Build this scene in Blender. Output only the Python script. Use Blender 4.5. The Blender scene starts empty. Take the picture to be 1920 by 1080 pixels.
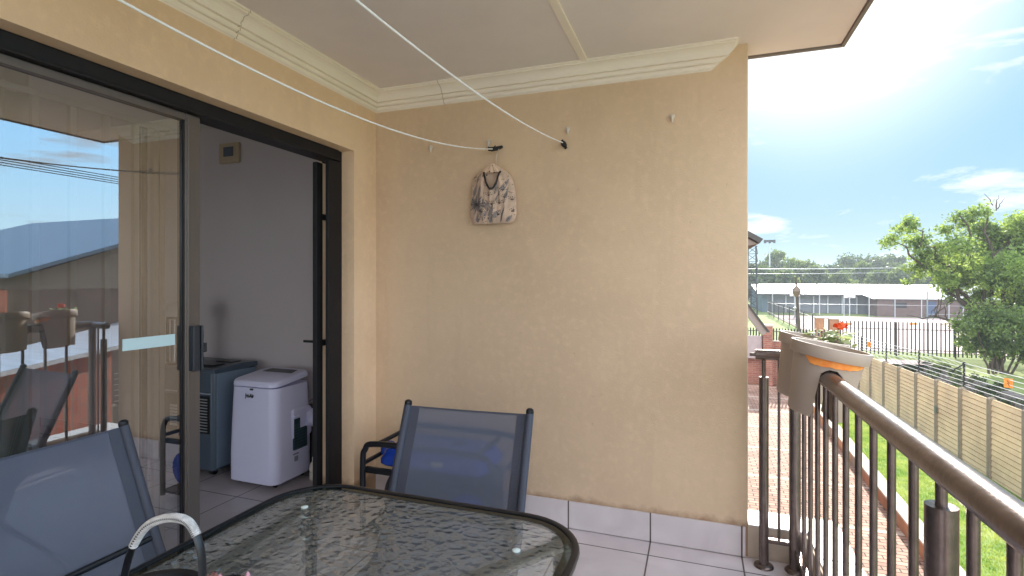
import bpy, bmesh, math, random
import numpy as np
from mathutils import Vector, Matrix
R = math.radians
rnd = random.Random(7)
SC = bpy.context.scene
C = SC.collection

# ------------------------------------------------------------ camera / light
CAMZ = 1.37
cd = bpy.data.cameras.new('camera'); cam = bpy.data.objects.new('camera', cd); C.objects.link(cam)
cam.location = (0, 0, CAMZ); cam.rotation_euler = (R(90), 0, R(19.646))
cd.lens = 18.225; cd.sensor_width = 36; cd.shift_y = -0.00833; cd.clip_start = 0.02; cd.clip_end = 4000
SC.camera = cam
SUN_AZ, SUN_EL = 11.0, 27.0
sv = Vector((math.sin(R(SUN_AZ))*math.cos(R(SUN_EL)), math.cos(R(SUN_AZ))*math.cos(R(SUN_EL)), math.sin(R(SUN_EL))))
sl = bpy.data.lights.new('sun', 'SUN'); sl.energy = 4.4; sl.angle = R(0.5); sl.color = (1, .95, .86)
so = bpy.data.objects.new('sun', sl); so.rotation_euler = sv.to_track_quat('Z', 'Y').to_euler(); C.objects.link(so)
SKY_K = 2.1; BACK_FILL = (9.0, 9.6, 10.8, 1); CLOUD = (3.5, 3.55, 3.6, 1)
W = bpy.data.worlds.new('World'); SC.world = W; W.use_nodes = True
wt = W.node_tree; wt.nodes.clear()
def wn(t, **k):
    n = wt.nodes.new(t)
    for a, b in k.items(): setattr(n, a, b)
    return n
wo = wn('ShaderNodeOutputWorld'); wb = wn('ShaderNodeBackground'); wb.inputs[1].default_value = 0.15
sky = wn('ShaderNodeTexSky', sky_type='NISHITA', sun_disc=False, sun_elevation=R(SUN_EL), sun_rotation=R(SUN_AZ), air_density=1.0, dust_density=0.6, ozone_density=1.6)
wc = wn('ShaderNodeTexCoord'); wm = wn('ShaderNodeMapping'); wm.inputs['Scale'].default_value = (1, 1, 4.2)
wz = wn('ShaderNodeTexNoise'); wz.inputs['Scale'].default_value = 3.6; wz.inputs['Detail'].default_value = 9; wz.inputs['Roughness'].default_value = .62; wz.inputs['Distortion'].default_value = .6
wr = wn('ShaderNodeMapRange'); wr.inputs[1].default_value = .545; wr.inputs[2].default_value = .68
wmx = wn('ShaderNodeMix', data_type='RGBA')
wmx.inputs['B'].default_value = (7.5, 7.6, 7.8, 1)
L = wt.links.new
L(wc.outputs['Generated'], wm.inputs[0]); L(wm.outputs[0], wz.inputs['Vector']); L(wz.outputs[0], wr.inputs[0])
# sky brightness evened out; unseen white sky behind the camera added as fill light
bw_ = wn('ShaderNodeRGBToBW'); L(sky.outputs[0], bw_.inputs[0])
dv = wn('ShaderNodeMath', operation='DIVIDE'); L(bw_.outputs[0], dv.inputs[0]); dv.inputs[1].default_value = SKY_K
a1 = wn('ShaderNodeMath', operation='ADD'); L(dv.outputs[0], a1.inputs[0]); a1.inputs[1].default_value = 1
iv = wn('ShaderNodeMath', operation='DIVIDE'); iv.inputs[0].default_value = 1; L(a1.outputs[0], iv.inputs[1])
sc_ = wn('ShaderNodeVectorMath', operation='SCALE'); tn_ = wn('ShaderNodeVectorMath', operation='MULTIPLY'); tn_.inputs[1].default_value = (.84, 1.12, 1.40); L(sky.outputs[0], tn_.inputs[0]); L(tn_.outputs[0], sc_.inputs[0]); L(iv.outputs[0], sc_.inputs['Scale'])
sx = wn('ShaderNodeSeparateXYZ'); L(wc.outputs['Generated'], sx.inputs[0])
bk = wn('ShaderNodeMapRange'); L(sx.outputs['Y'], bk.inputs[0]); bk.inputs[1].default_value = .15; bk.inputs[2].default_value = -.45; bk.inputs[3].default_value = 0; bk.inputs[4].default_value = 1
hz_ = wn('ShaderNodeMapRange', interpolation_type='SMOOTHSTEP'); L(sx.outputs['Z'], hz_.inputs[0]); hz_.inputs[1].default_value = .22; hz_.inputs[2].default_value = -.02; hz_.inputs[3].default_value = 0; hz_.inputs[4].default_value = .85
bl_ = wn('ShaderNodeMix', data_type='RGBA'); bl_.inputs['Factor'].default_value = .62; L(sc_.outputs[0], bl_.inputs['A']); bl_.inputs['B'].default_value = (1.15, 2.15, 2.85, 1)
hm_ = wn('ShaderNodeMix', data_type='RGBA'); L(hz_.outputs[0], hm_.inputs['Factor']); L(bl_.outputs['Result'], hm_.inputs['A']); hm_.inputs['B'].default_value = (1.75, 2.40, 2.75, 1)
dt_ = wn('ShaderNodeVectorMath', operation='DOT_PRODUCT'); L(wc.outputs['Generated'], dt_.inputs[0]); dt_.inputs[1].default_value = tuple(sv)
gw_ = wn('ShaderNodeMapRange'); L(dt_.outputs['Value'], gw_.inputs[0]); gw_.inputs[1].default_value = .925; gw_.inputs[2].default_value = 1.0; gw_.inputs[3].default_value = 0; gw_.inputs[4].default_value = 1
gm_ = wn('ShaderNodeMix', data_type='RGBA'); gp_ = wn('ShaderNodeMath', operation='POWER'); L(gw_.outputs[0], gp_.inputs[0]); gp_.inputs[1].default_value = 3.0; L(gp_.outputs[0], gm_.inputs['Factor'])
ea_ = wn('ShaderNodeMapRange', interpolation_type='SMOOTHSTEP'); L(sx.outputs['X'], ea_.inputs[0]); ea_.inputs[1].default_value = .44; ea_.inputs[2].default_value = .80; ea_.inputs[3].default_value = 1; ea_.inputs[4].default_value = 3.3  # sky at right, out of view, brightened for door reflections and side fill
es_ = wn('ShaderNodeVectorMath', operation='SCALE'); L(hm_.outputs['Result'], es_.inputs[0]); L(ea_.outputs[0], es_.inputs['Scale']); L(es_.outputs[0], gm_.inputs['A']); gm_.inputs['B'].default_value = (5.0, 5.1, 5.1, 1)
bx = wn('ShaderNodeMix', data_type='RGBA'); L(bk.outputs[0], bx.inputs['Factor']); L(gm_.outputs['Result'], bx.inputs['A']); bx.inputs['B'].default_value = BACK_FILL
L(wr.outputs[0], wmx.inputs['Factor']); L(bx.outputs['Result'], wmx.inputs['A']); L(wmx.outputs['Result'], wb.inputs[0]); L(wb.outputs[0], wo.inputs[0])
wmx.inputs['B'].default_value = CLOUD
SC.view_settings.view_transform = 'Standard'; SC.view_settings.look = 'None'; SC.view_settings.exposure = 1.22; SC.view_settings.gamma = 1
SC.cycles.max_bounces = 12; SC.cycles.diffuse_bounces = 6; SC.cycles.transparent_max_bounces = 24
SC.cycles.sample_clamp_indirect = 6; SC.cycles.caustics_reflective = False; SC.cycles.caustics_refractive = False
try: SC.cycles.use_denoising = True
except Exception: pass

# ------------------------------------------------------------ materials
def new_mat(name):
    m = bpy.data.materials.new(name); m.use_nodes = True
    nt = m.node_tree; b = nt.nodes['Principled BSDF']
    return m, nt, b
def N(nt, t, **k):
    n = nt.nodes.new(t)
    for a, b in k.items(): setattr(n, a, b)
    return n
def mat(name, col, rough=.6, metal=0, spec=.5, var=0, vscale=3, bump=0, bscale=80, col2=None, stretch=(1, 1, 1), bdetail=4, lo=.35, hi=.65):
    m, nt, b = new_mat(name); c = (*col, 1)
    b.inputs['Base Color'].default_value = c; b.inputs['Roughness'].default_value = rough
    b.inputs['Metallic'].default_value = metal; b.inputs['Specular IOR Level'].default_value = spec
    tc = N(nt, 'ShaderNodeTexCoord'); mp = N(nt, 'ShaderNodeMapping'); mp.inputs['Scale'].default_value = stretch
    nt.links.new(tc.outputs['Object'], mp.inputs[0])
    if var or col2:
        n = N(nt, 'ShaderNodeTexNoise'); n.inputs['Scale'].default_value = vscale; n.inputs['Detail'].default_value = 8; n.inputs['Roughness'].default_value = .65
        nt.links.new(mp.outputs[0], n.inputs['Vector'])
        r = N(nt, 'ShaderNodeMapRange'); r.inputs[1].default_value = lo; r.inputs[2].default_value = hi
        nt.links.new(n.outputs[0], r.inputs[0])
        x = N(nt, 'ShaderNodeMix', data_type='RGBA'); x.inputs['A'].default_value = c
        x.inputs['B'].default_value = (*col2, 1) if col2 else (*[v*(1-var) for v in col], 1)
        nt.links.new(r.outputs[0], x.inputs['Factor']); nt.links.new(x.outputs['Result'], b.inputs['Base Color'])
    if bump:
        n = N(nt, 'ShaderNodeTexNoise'); n.inputs['Scale'].default_value = bscale; n.inputs['Detail'].default_value = bdetail
        nt.links.new(mp.outputs[0], n.inputs['Vector'])
        u = N(nt, 'ShaderNodeBump'); u.inputs['Strength'].default_value = bump; u.inputs['Distance'].default_value = .01
        nt.links.new(n.outputs[0], u.inputs['Height']); nt.links.new(u.outputs[0], b.inputs['Normal'])
    return m
def brickmat(name, c1, c2, mortar, bw=.22, bh=.075, ms=.008, rot=(R(90), 0, 0), rough=.85, offset=.5, bump=.3):
    m, nt, b = new_mat(name)
    tc = N(nt, 'ShaderNodeTexCoord'); mp = N(nt, 'ShaderNodeMapping'); mp.inputs['Rotation'].default_value = rot
    t = N(nt, 'ShaderNodeTexBrick', offset=offset); t.inputs['Scale'].default_value = 1
    t.inputs['Color1'].default_value = (*c1, 1); t.inputs['Color2'].default_value = (*c2, 1); t.inputs['Mortar'].default_value = (*mortar, 1)
    t.inputs['Brick Width'].default_value = bw; t.inputs['Row Height'].default_value = bh; t.inputs['Mortar Size'].default_value = ms; t.inputs['Mortar Smooth'].default_value = .2
    n = N(nt, 'ShaderNodeTexNoise'); n.inputs['Scale'].default_value = 2.2; n.inputs['Detail'].default_value = 8
    x = N(nt, 'ShaderNodeMix', data_type='RGBA', blend_type='MULTIPLY'); x.inputs['Factor'].default_value = .55
    rr = N(nt, 'ShaderNodeMapRange'); rr.inputs[1].default_value = .3; rr.inputs[2].default_value = .7; rr.inputs[3].default_value = .55; rr.inputs[4].default_value = 1.25
    l = nt.links.new
    l(tc.outputs['Object'], mp.inputs[0]); l(mp.outputs[0], t.inputs['Vector']); l(tc.outputs['Object'], n.inputs['Vector'])
    l(n.outputs[0], rr.inputs[0]); l(t.outputs['Color'], x.inputs['A']); l(rr.outputs[0], x.inputs['B']); l(x.outputs['Result'], b.inputs['Base Color'])
    u = N(nt, 'ShaderNodeBump'); u.inputs['Strength'].default_value = bump; u.inputs['Distance'].default_value = -.006
    l(t.outputs['Fac'], u.inputs['Height']); l(u.outputs[0], b.inputs['Normal']); b.inputs['Roughness'].default_value = rough
    return m
def tilemat(name, c1, c2, grout, size, ox, oy, rough=.35, rot=(0, 0, 0), g=.004):
    m, nt, b = new_mat(name); l = nt.links.new
    tc = N(nt, 'ShaderNodeTexCoord'); mp = N(nt, 'ShaderNodeMapping'); mp.inputs['Rotation'].default_value = rot; mp.inputs['Location'].default_value = (-ox, -oy, 0)
    t = N(nt, 'ShaderNodeTexBrick', offset=0); t.inputs['Scale'].default_value = 1
    t.inputs['Color1'].default_value = (1, 1, 1, 1); t.inputs['Color2'].default_value = (.93, .93, .93, 1); t.inputs['Mortar'].default_value = (0, 0, 0, 1)
    t.inputs['Brick Width'].default_value = size; t.inputs['Row Height'].default_value = size; t.inputs['Mortar Size'].default_value = g; t.inputs['Mortar Smooth'].default_value = .1
    n = N(nt, 'ShaderNodeTexNoise'); n.inputs['Scale'].default_value = 4.5; n.inputs['Detail'].default_value = 9; n.inputs['Distortion'].default_value = .8
    r = N(nt, 'ShaderNodeMapRange'); r.inputs[1].default_value = .3; r.inputs[2].default_value = .7
    x = N(nt, 'ShaderNodeMix', data_type='RGBA'); x.inputs['A'].default_value = (*c1, 1); x.inputs['B'].default_value = (*c2, 1)
    y = N(nt, 'ShaderNodeMix', data_type='RGBA'); y.inputs['B'].default_value = (*grout, 1)
    z = N(nt, 'ShaderNodeMix', data_type='RGBA', blend_type='MULTIPLY'); z.inputs['Factor'].default_value = 1
    l(tc.outputs['Object'], mp.inputs[0]); l(mp.outputs[0], t.inputs['Vector']); l(tc.outputs['Object'], n.inputs['Vector']); l(n.outputs[0], r.inputs[0])
    l(r.outputs[0], x.inputs['Factor']); l(x.outputs['Result'], z.inputs['A']); l(t.outputs['Color'], z.inputs['B'])
    l(z.outputs['Result'], y.inputs['A']); l(t.outputs['Fac'], y.inputs['Factor']); l(y.outputs['Result'], b.inputs['Base Color'])
    u = N(nt, 'ShaderNodeBump'); u.inputs['Strength'].default_value = .5; u.inputs['Distance'].default_value = -.002
    l(t.outputs['Fac'], u.inputs['Height']); l(u.outputs[0], b.inputs['Normal'])
    b.inputs['Roughness'].default_value = rough
    return m
def leafmat(name, c1, c2, trans=.4, vs=1.2):
    m, nt, b = new_mat(name); l = nt.links.new
    nt.nodes.remove(b); out = nt.nodes['Material Output']
    tc = N(nt, 'ShaderNodeTexCoord'); n = N(nt, 'ShaderNodeTexNoise'); n.inputs['Scale'].default_value = vs; n.inputs['Detail'].default_value = 6
    w = N(nt, 'ShaderNodeTexWhiteNoise', noise_dimensions='3D')
    sn = N(nt, 'ShaderNodeVectorMath', operation='SNAP'); sn.inputs[1].default_value = (.12, .12, .12)
    ad = N(nt, 'ShaderNodeMath', operation='MULTIPLY_ADD'); ad.inputs[1].default_value = .45
    r = N(nt, 'ShaderNodeMapRange'); r.inputs[1].default_value = .45; r.inputs[2].default_value = .95
    x = N(nt, 'ShaderNodeMix', data_type='RGBA'); x.inputs['A'].default_value = (*c1, 1); x.inputs['B'].default_value = (*c2, 1)
    l(tc.outputs['Object'], n.inputs['Vector']); l(tc.outputs['Object'], sn.inputs[0]); l(sn.outputs[0], w.inputs[0]); l(w.outputs[0], ad.inputs[0]); l(n.outputs[0], ad.inputs[2])
    l(ad.outputs[0], r.inputs[0]); l(r.outputs[0], x.inputs['Factor'])
    d = N(nt, 'ShaderNodeBsdfPrincipled'); d.inputs['Roughness'].default_value = .55; t = N(nt, 'ShaderNodeBsdfTranslucent'); mx = N(nt, 'ShaderNodeMixShader'); mx.inputs[0].default_value = trans
    l(x.outputs['Result'], d.inputs['Base Color'])
    hs = N(nt, 'ShaderNodeHueSaturation'); hs.inputs['Hue'].default_value = .48; hs.inputs['Saturation'].default_value = 1.15; hs.inputs['Value'].default_value = 1.8
    l(x.outputs['Result'], hs.inputs['Color']); l(hs.outputs[0], t.inputs['Color'])
    l(d.outputs[0], mx.inputs[1]); l(t.outputs[0], mx.inputs[2]); l(mx.outputs[0], out.inputs[0])
    return m
def glassmat(name, refl, tint, rough=0.0, bump=None, fres=True):
    m, nt, b = new_mat(name); l = nt.links.new
    nt.nodes.remove(b); out = nt.nodes['Material Output']
    g = N(nt, 'ShaderNodeBsdfGlossy'); g.inputs['Roughness'].default_value = rough; g.inputs['Color'].default_value = (.95, .97, 1, 1)
    t = N(nt, 'ShaderNodeBsdfTransparent'); t.inputs['Color'].default_value = (*tint, 1)
    mx = N(nt, 'ShaderNodeMixShader'); lw = N(nt, 'ShaderNodeLayerWeight'); lw.inputs['Blend'].default_value = .25
    mr = N(nt, 'ShaderNodeMapRange'); mr.inputs[3].default_value = refl; mr.inputs[4].default_value = 1.0
    l(lw.outputs['Fresnel'], mr.inputs[0]); l(mr.outputs[0], mx.inputs[0]); l(t.outputs[0], mx.inputs[1]); l(g.outputs[0], mx.inputs[2]); l(mx.outputs[0], out.inputs[0])
    return m, nt, g, lw

def plaster(name, c1, c2, grime=True):
    m, nt, b = new_mat(name); l = nt.links.new; b.inputs['Roughness'].default_value = .93; b.inputs['Specular IOR Level'].default_value = .2
    tc = N(nt, 'ShaderNodeTexCoord')
    def noise(sc, det, st=(1, 1, 1), dist=0):
        mp = N(nt, 'ShaderNodeMapping'); mp.inputs['Scale'].default_value = st; l(tc.outputs['Object'], mp.inputs[0])
        n = N(nt, 'ShaderNodeTexNoise'); n.inputs['Scale'].default_value = sc; n.inputs['Detail'].default_value = det; n.inputs['Roughness'].default_value = .65; n.inputs['Distortion'].default_value = dist; l(mp.outputs[0], n.inputs['Vector']); return n.outputs[0]
    def ramp(x, a, b_, c=0, d=1):
        r = N(nt, 'ShaderNodeMapRange'); r.inputs[1].default_value = a; r.inputs[2].default_value = b_; r.inputs[3].default_value = c; r.inputs[4].default_value = d; l(x, r.inputs[0]); return r.outputs[0]
    def mix(A, B, f):
        x = N(nt, 'ShaderNodeMix', data_type='RGBA')
        if isinstance(A, tuple): x.inputs['A'].default_value = (*A, 1)
        else: l(A, x.inputs['A'])
        x.inputs['B'].default_value = (*B, 1); l(f, x.inputs['Factor']); return x.outputs['Result']
    dk = tuple(v*.62 for v in c1)
    c = mix(c1, c2, ramp(noise(1.3, 8), .38, .64))
    c = mix(c, tuple(v*.86 for v in c1), ramp(noise(2.2, 7, (3.5, 3.5, .35)), .54, .74, 0, .55))
    c = mix(c, tuple(min(1, v*1.10) for v in c1), ramp(noise(26, 3), .50, .68, 0, .35))
    c = mix(c, dk, ramp(noise(48, 2), .745, .765, 0, .55))
    c = mix(c, dk, ramp(noise(7, 9, (1, 1, 2.5), 1.6), .665, .70, 0, .30))
    if grime:
        sp = N(nt, 'ShaderNodeSeparateXYZ'); l(tc.outputs['Object'], sp.inputs[0])
        nm = N(nt, 'ShaderNodeMath', operation='MULTIPLY_ADD'); l(noise(14, 6), nm.inputs[0]); nm.inputs[1].default_value = -.10; l(sp.outputs['Z'], nm.inputs[2])
        c = mix(c, (.30, .17, .10), ramp(nm.outputs[0], .135, .090, 0, .75))
    l(c, b.inputs['Base Color'])
    u = N(nt, 'ShaderNodeBump'); u.inputs['Strength'].default_value = .16; u.inputs['Distance'].default_value = .01; l(noise(120, 4), u.inputs['Height'])
    u2 = N(nt, 'ShaderNodeBump'); u2.inputs['Strength'].default_value = .10; u2.inputs['Distance'].default_value = .02; l(noise(9, 3, (1, 1, .7)), u2.inputs['Height']); l(u.outputs[0], u2.inputs['Normal'])
    l(u2.outputs[0], b.inputs['Normal']); return m
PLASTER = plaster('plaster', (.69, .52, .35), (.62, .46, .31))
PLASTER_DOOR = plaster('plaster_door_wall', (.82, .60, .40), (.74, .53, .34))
SOFFIT = mat('ceiling_paint', (.86, .79, .77), .9, spec=.2, var=.10, vscale=1.1, bump=.06, bscale=50)
CORNICE = mat('cornice_paint', (.93, .85, .74), .8, spec=.3, var=.05, vscale=3)
ROOMW = mat('room_paint', (.62, .57, .56), .9, spec=.2, var=.04, vscale=2)
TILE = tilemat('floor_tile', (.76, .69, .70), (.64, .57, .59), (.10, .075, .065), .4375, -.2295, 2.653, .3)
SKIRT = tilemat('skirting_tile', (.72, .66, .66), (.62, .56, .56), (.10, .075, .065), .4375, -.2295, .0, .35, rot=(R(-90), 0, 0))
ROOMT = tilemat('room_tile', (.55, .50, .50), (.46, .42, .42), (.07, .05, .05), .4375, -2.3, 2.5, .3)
LEDGE = mat('ledge_tile', (.72, .68, .64), .4, var=.08, vscale=6)
RAIL = mat('bronze_paint', (.20, .155, .14), .27, metal=.7, var=.35, vscale=22, bump=.10, bscale=70)
BLACK = mat('black_paint', (.012, .012, .014), .3)
BLACKTUBE = mat('black_tube', (.013, .014, .018), .30, spec=.35)
DOORM = mat('door_bronze', (.016, .015, .017), .5, spec=.25, var=.2, vscale=20)
STILE = mat('door_stile', (.16, .135, .12), .35, metal=.5, var=.15, vscale=10, stretch=(1, 1, .1))
GATE = mat('gate_paint', (.58, .49, .42), .5, var=.1)
WHITECORD = mat('white_cord', (.85, .83, .80), .5)
CURTAIN = mat('curtain_cloth', (.66, .62, .52), .9, var=.1)
GRASS = mat('lawn_grass', (.15, .27, .05), .9, spec=.1, col2=(.35, .40, .14), vscale=1.6, bump=.9, bscale=60)
FIELD = mat('field_grass', (.17, .22, .06), .9, spec=.1, col2=(.30, .33, .13), vscale=.6, bump=.5, bscale=8)
DIRT = mat('dry_ground', (.12, .10, .06), .95, col2=(.08, .11, .03), vscale=1.2, bump=.8, bscale=12)
CONC = plaster('precast_concrete', (.82, .62, .38), (.62, .46, .29), False)
CONCPOST = mat('concrete_post', (.34, .28, .21), .9, spec=.2, var=.25, vscale=4, bump=.2, bscale=40)
COPING = mat('coping_stone', (.62, .52, .42), .85, var=.15, vscale=5, bump=.2)
IRON = mat('palisade_paint', (.035, .035, .035), .5, metal=.2)
GALV = mat('galvanised_steel', (.42, .45, .47), .4, metal=.6)
BRICKW = brickmat('red_brick', (.30, .09, .06), (.40, .15, .09), (.34, .27, .22))
BRICKX = brickmat('orange_brick', (.42, .16, .07), (.52, .24, .11), (.30, .22, .16), rot=(R(90), 0, R(90)))
BRICKD = brickmat('dark_red_brick', (.40, .085, .04), (.50, .14, .07), (.25, .17, .13), rot=(R(90), 0, R(90)))
SHEETM = mat('roof_sheet', (.50, .51, .52), .28, metal=.55, var=.15, vscale=1.5, stretch=(1, 8, 1))
POT = mat('planter_plastic', (.42, .335, .27), .5, var=.05)
ORANGE = mat('orange_paint_and_glow', (.85, .23, .03), .6, col2=(.95, .38, .08), vscale=30)  # sign and marker paint, also the painted sun glow on the planters
TRUNK = mat('bark', (.10, .075, .055), .95, var=.4, vscale=12, bump=.8, bscale=20, stretch=(1, 1, .2))

# ------------------------------------------------------------ mesh helpers
class MB:
    def __init__(s): s.v = []; s.f = []
    def add(s, vs, fs):
        o = len(s.v); s.v += [tuple(v) for v in vs]; s.f += [tuple(i+o for i in f) for f in fs]; return s
    def box(s, x0, x1, y0, y1, z0, z1):
        vs = [(x, y, z) for z in (z0, z1) for y in (y0, y1) for x in (x0, x1)]
        return s.add(vs, [(0, 2, 3, 1), (4, 5, 7, 6), (0, 1, 5, 4), (2, 6, 7, 3), (0, 4, 6, 2), (1, 3, 7, 5)])
    def obox(s, M, x0, x1, y0, y1, z0, z1):
        vs = [M @ Vector((x, y, z)) for z in (z0, z1) for y in (y0, y1) for x in (x0, x1)]
        return s.add(vs, [(0, 2, 3, 1), (4, 5, 7, 6), (0, 1, 5, 4), (2, 6, 7, 3), (0, 4, 6, 2), (1, 3, 7, 5)])
    def tube(s, pts, r, n=10, cap=True, sx=1.0, up=None):
        pts = [Vector(p) for p in pts]; rs = r if isinstance(r, (list, tuple)) else [r]*len(pts)
        rings = []; prev = None
        for i, p in enumerate(pts):
            if i == 0: d = pts[1]-p
            elif i == len(pts)-1: d = p-pts[i-1]
            else: d = (pts[i+1]-p).normalized()+(p-pts[i-1]).normalized()
            d.normalize()
            if prev is None:
                a = Vector(up) if up else (Vector((0, 0, 1)) if abs(d.z) < .9 else Vector((1, 0, 0)))
                u = a.cross(d).normalized()
            else:
                u = (prev-d*prev.dot(d)).normalized()
            prev = u; w = d.cross(u)
            rings.append([p+u*(math.cos(2*math.pi*k/n)*rs[i]*sx)+w*(math.sin(2*math.pi*k/n)*rs[i]) for k in range(n)])
        vs = [q for g in rings for q in g]; fs = []
        for i in range(len(rings)-1):
            for k in range(n):
                a = i*n+k; b = i*n+(k+1) % n; fs.append((a, b, b+n, a+n))
        if cap: fs.append(tuple(range(n-1, -1, -1))); fs.append(tuple(range((len(rings)-1)*n, len(rings)*n)))
        return s.add(vs, fs)
    def rings(s, rs, cap=True):
        n = len(rs[0]); vs = [q for g in rs for q in g]; fs = []
        for i in range(len(rs)-1):
            for k in range(n): fs.append((i*n+k, i*n+(k+1) % n, (i+1)*n+(k+1) % n, (i+1)*n+k))
        if cap: fs.append(tuple(range(n-1, -1, -1))); fs.append(tuple(range((len(rs)-1)*n, len(rs)*n)))
        return s.add(vs, fs)
    def lathe(s, prof, c=(0, 0, 0), n=24, cap=True):
        return s.rings([[(c[0]+r*math.cos(2*math.pi*k/n), c[1]+r*math.sin(2*math.pi*k/n), c[2]+z) for k in range(n)] for r, z in prof], cap)
    def prism(s, poly, axis, a0, a1):
        n = len(poly)
        def P(p, a):
            return {'x': (a, p[0], p[1]), 'y': (p[0], a, p[1]), 'z': (p[0], p[1], a)}[axis]
        vs = [P(p, a0) for p in poly]+[P(p, a1) for p in poly]
        fs = [tuple(range(n-1, -1, -1)), tuple(range(n, 2*n))]+[(i, (i+1) % n, n+(i+1) % n, n+i) for i in range(n)]
        return s.add(vs, fs)
    def build(s, name, m, parent=None, smooth=False, bevel=0, loc=None, seg=2):
        me = bpy.data.meshes.new(name); me.from_pydata(s.v, [], s.f)
        bm = bmesh.new(); bm.from_mesh(me)
        if len(s.f) < 20000: bmesh.ops.recalc_face_normals(bm, faces=bm.faces)
        bm.to_mesh(me); bm.free()
        me.materials.append(m)
        o = bpy.data.objects.new(name, me); C.objects.link(o)
        if parent: o.parent = parent
        if loc: o.location = loc
        if smooth:
            me.polygons.foreach_set('use_smooth', [True]*len(me.polygons))
            try: me.set_sharp_from_angle(angle=R(42))
            except Exception: pass
        if bevel:
            b = o.modifiers.new('bevel', 'BEVEL'); b.width = bevel; b.segments = seg; b.limit_method = 'ANGLE'
        return o
def tag(o, label=None, cat=None, group=None, kind=None):
    if label: o['label'] = label
    if cat: o['category'] = cat
    if group: o['group'] = group
    if kind: o['kind'] = kind
    return o
def thing(name, label, cat, loc=(0, 0, 0), rz=0, group=None):
    o = bpy.data.objects.new(name, None); o.empty_display_size = .1; C.objects.link(o)
    o.location = loc; o.rotation_euler = (0, 0, rz); return tag(o, label, cat, group)
def copy_tree(o, parent=None):
    c = o.copy(); C.objects.link(c)
    if parent: c.parent = parent
    for ch in list(o.children): copy_tree(ch, c)
    return c
def rrect(hw, hd, r, z, n=6, cx=0, cy=0):
    pts = []
    for k, (sx, sy) in enumerate(((1, 1), (-1, 1), (-1, -1), (1, -1))):
        for i in range(n+1):
            a = R(90*k+90*i/n); pts.append((cx+sx*(hw-r)+r*math.cos(a), cy+sy*(hd-r)+r*math.sin(a), z))
    return pts

# ------------------------------------------------------------ setting: ground
GZ = -2.83
FARZ = GZ
xs = [-600, -60, -20, -5, 0, 3.4, 5.75, 6.2, 10.2, 11.0, 14, 20, 40, 80, 200, 600]
ys = [-300, -60, -20, -5, 0, 5, 8, 12, 16, 20, 24, 28, 31.6, 32.6, 36, 50, 80, 150, 400, 900]
g = MB(); idx = {}
for j, y in enumerate(ys):
    for i, x in enumerate(xs):
        z = GZ-.02
        if 6.2 <= x <= 10.2 and -60 < y <= 31.6: z = GZ-1.05
        g.v.append((x, y, z))
nx = len(xs)
for j in range(len(ys)-1):
    for i in range(nx-1): g.f.append((j*nx+i, j*nx+i+1, (j+1)*nx+i+1, (j+1)*nx+i))
tag(g.build('ground', FIELD), kind='structure')
def sheet(name, poly, z, m, kind='structure', h=.004):
    b = MB().prism(poly, 'z', z-h, z)
    return tag(b.build(name, m), kind=kind)
def kx(y): return 3.16+.028*(y-8.5)      # inner line of the garden edging
sheet('lawn', [(kx(-6)+.2, -6), (5.5, -6), (5.65, 12.4), (5.25, 22.7), (kx(22.7)+.2, 22.7)], GZ+.16, GRASS, h=.17)
# paving with soldier courses
PAVE = brickmat('brick_paving', (.40, .20, .13), (.56, .34, .24), (.09, .055, .04), bw=.23, bh=.115, ms=.012, rot=(0, 0, R(0)))
nt = PAVE.node_tree; l = nt.links.new; pb = nt.nodes['Principled BSDF']
tc = N(nt, 'ShaderNodeTexCoord'); sp = N(nt, 'ShaderNodeSeparateXYZ'); l(tc.outputs['Object'], sp.inputs[0])
mo = N(nt, 'ShaderNodeMath', operation='PINGPONG'); mo.inputs[1].default_value = 1.02; l(sp.outputs['Y'], mo.inputs[0])
cm = N(nt, 'ShaderNodeMath', operation='LESS_THAN'); cm.inputs[1].default_value = .055; l(mo.outputs[0], cm.inputs[0])
mxx = N(nt, 'ShaderNodeMix', data_type='RGBA'); mxx.inputs['B'].default_value = (.58, .44, .34, 1)
src = pb.inputs['Base Color'].links[0].from_socket; l(src, mxx.inputs['A']); l(cm.outputs[0], mxx.inputs['Factor']); l(mxx.outputs['Result'], pb.inputs['Base Color'])
sheet('paving', [(-14, -10), (kx(-10), -10), (kx(22.8), 22.8), (-14, 22.8)], GZ+.004, PAVE)
COURT = mat('court_surface', (.62, .46, .42), .9, spec=.2, var=.12, vscale=.4)
sheet('bounce_ground', [(-14, -60), (34, -60), (34, -6.5), (kx(-10), -6.5), (kx(-10), -10), (-14, -10)], GZ+.003, mat('bounce_concrete', (.55, .50, .46), .9, var=.15, vscale=.6))  # unseen pale slab added behind the camera to bounce neutral light
sheet('court', [(8.3, 36), (46, 36), (46, 68), (8.3, 68)], GZ+.008, COURT)
sheet('path', [(5.4, 30.2), (11.2, 30.9), (11.2, 32.4), (5.4, 32.2)], GZ+.006, COURT)

# ------------------------------------------------------------ apartment building
CEIL = 2.535; WX = -1.912; DY = 2.8; WE = .237
house = thing('apartment_building', 'beige plastered apartment whose covered tiled balcony fills the view', 'building')
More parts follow.
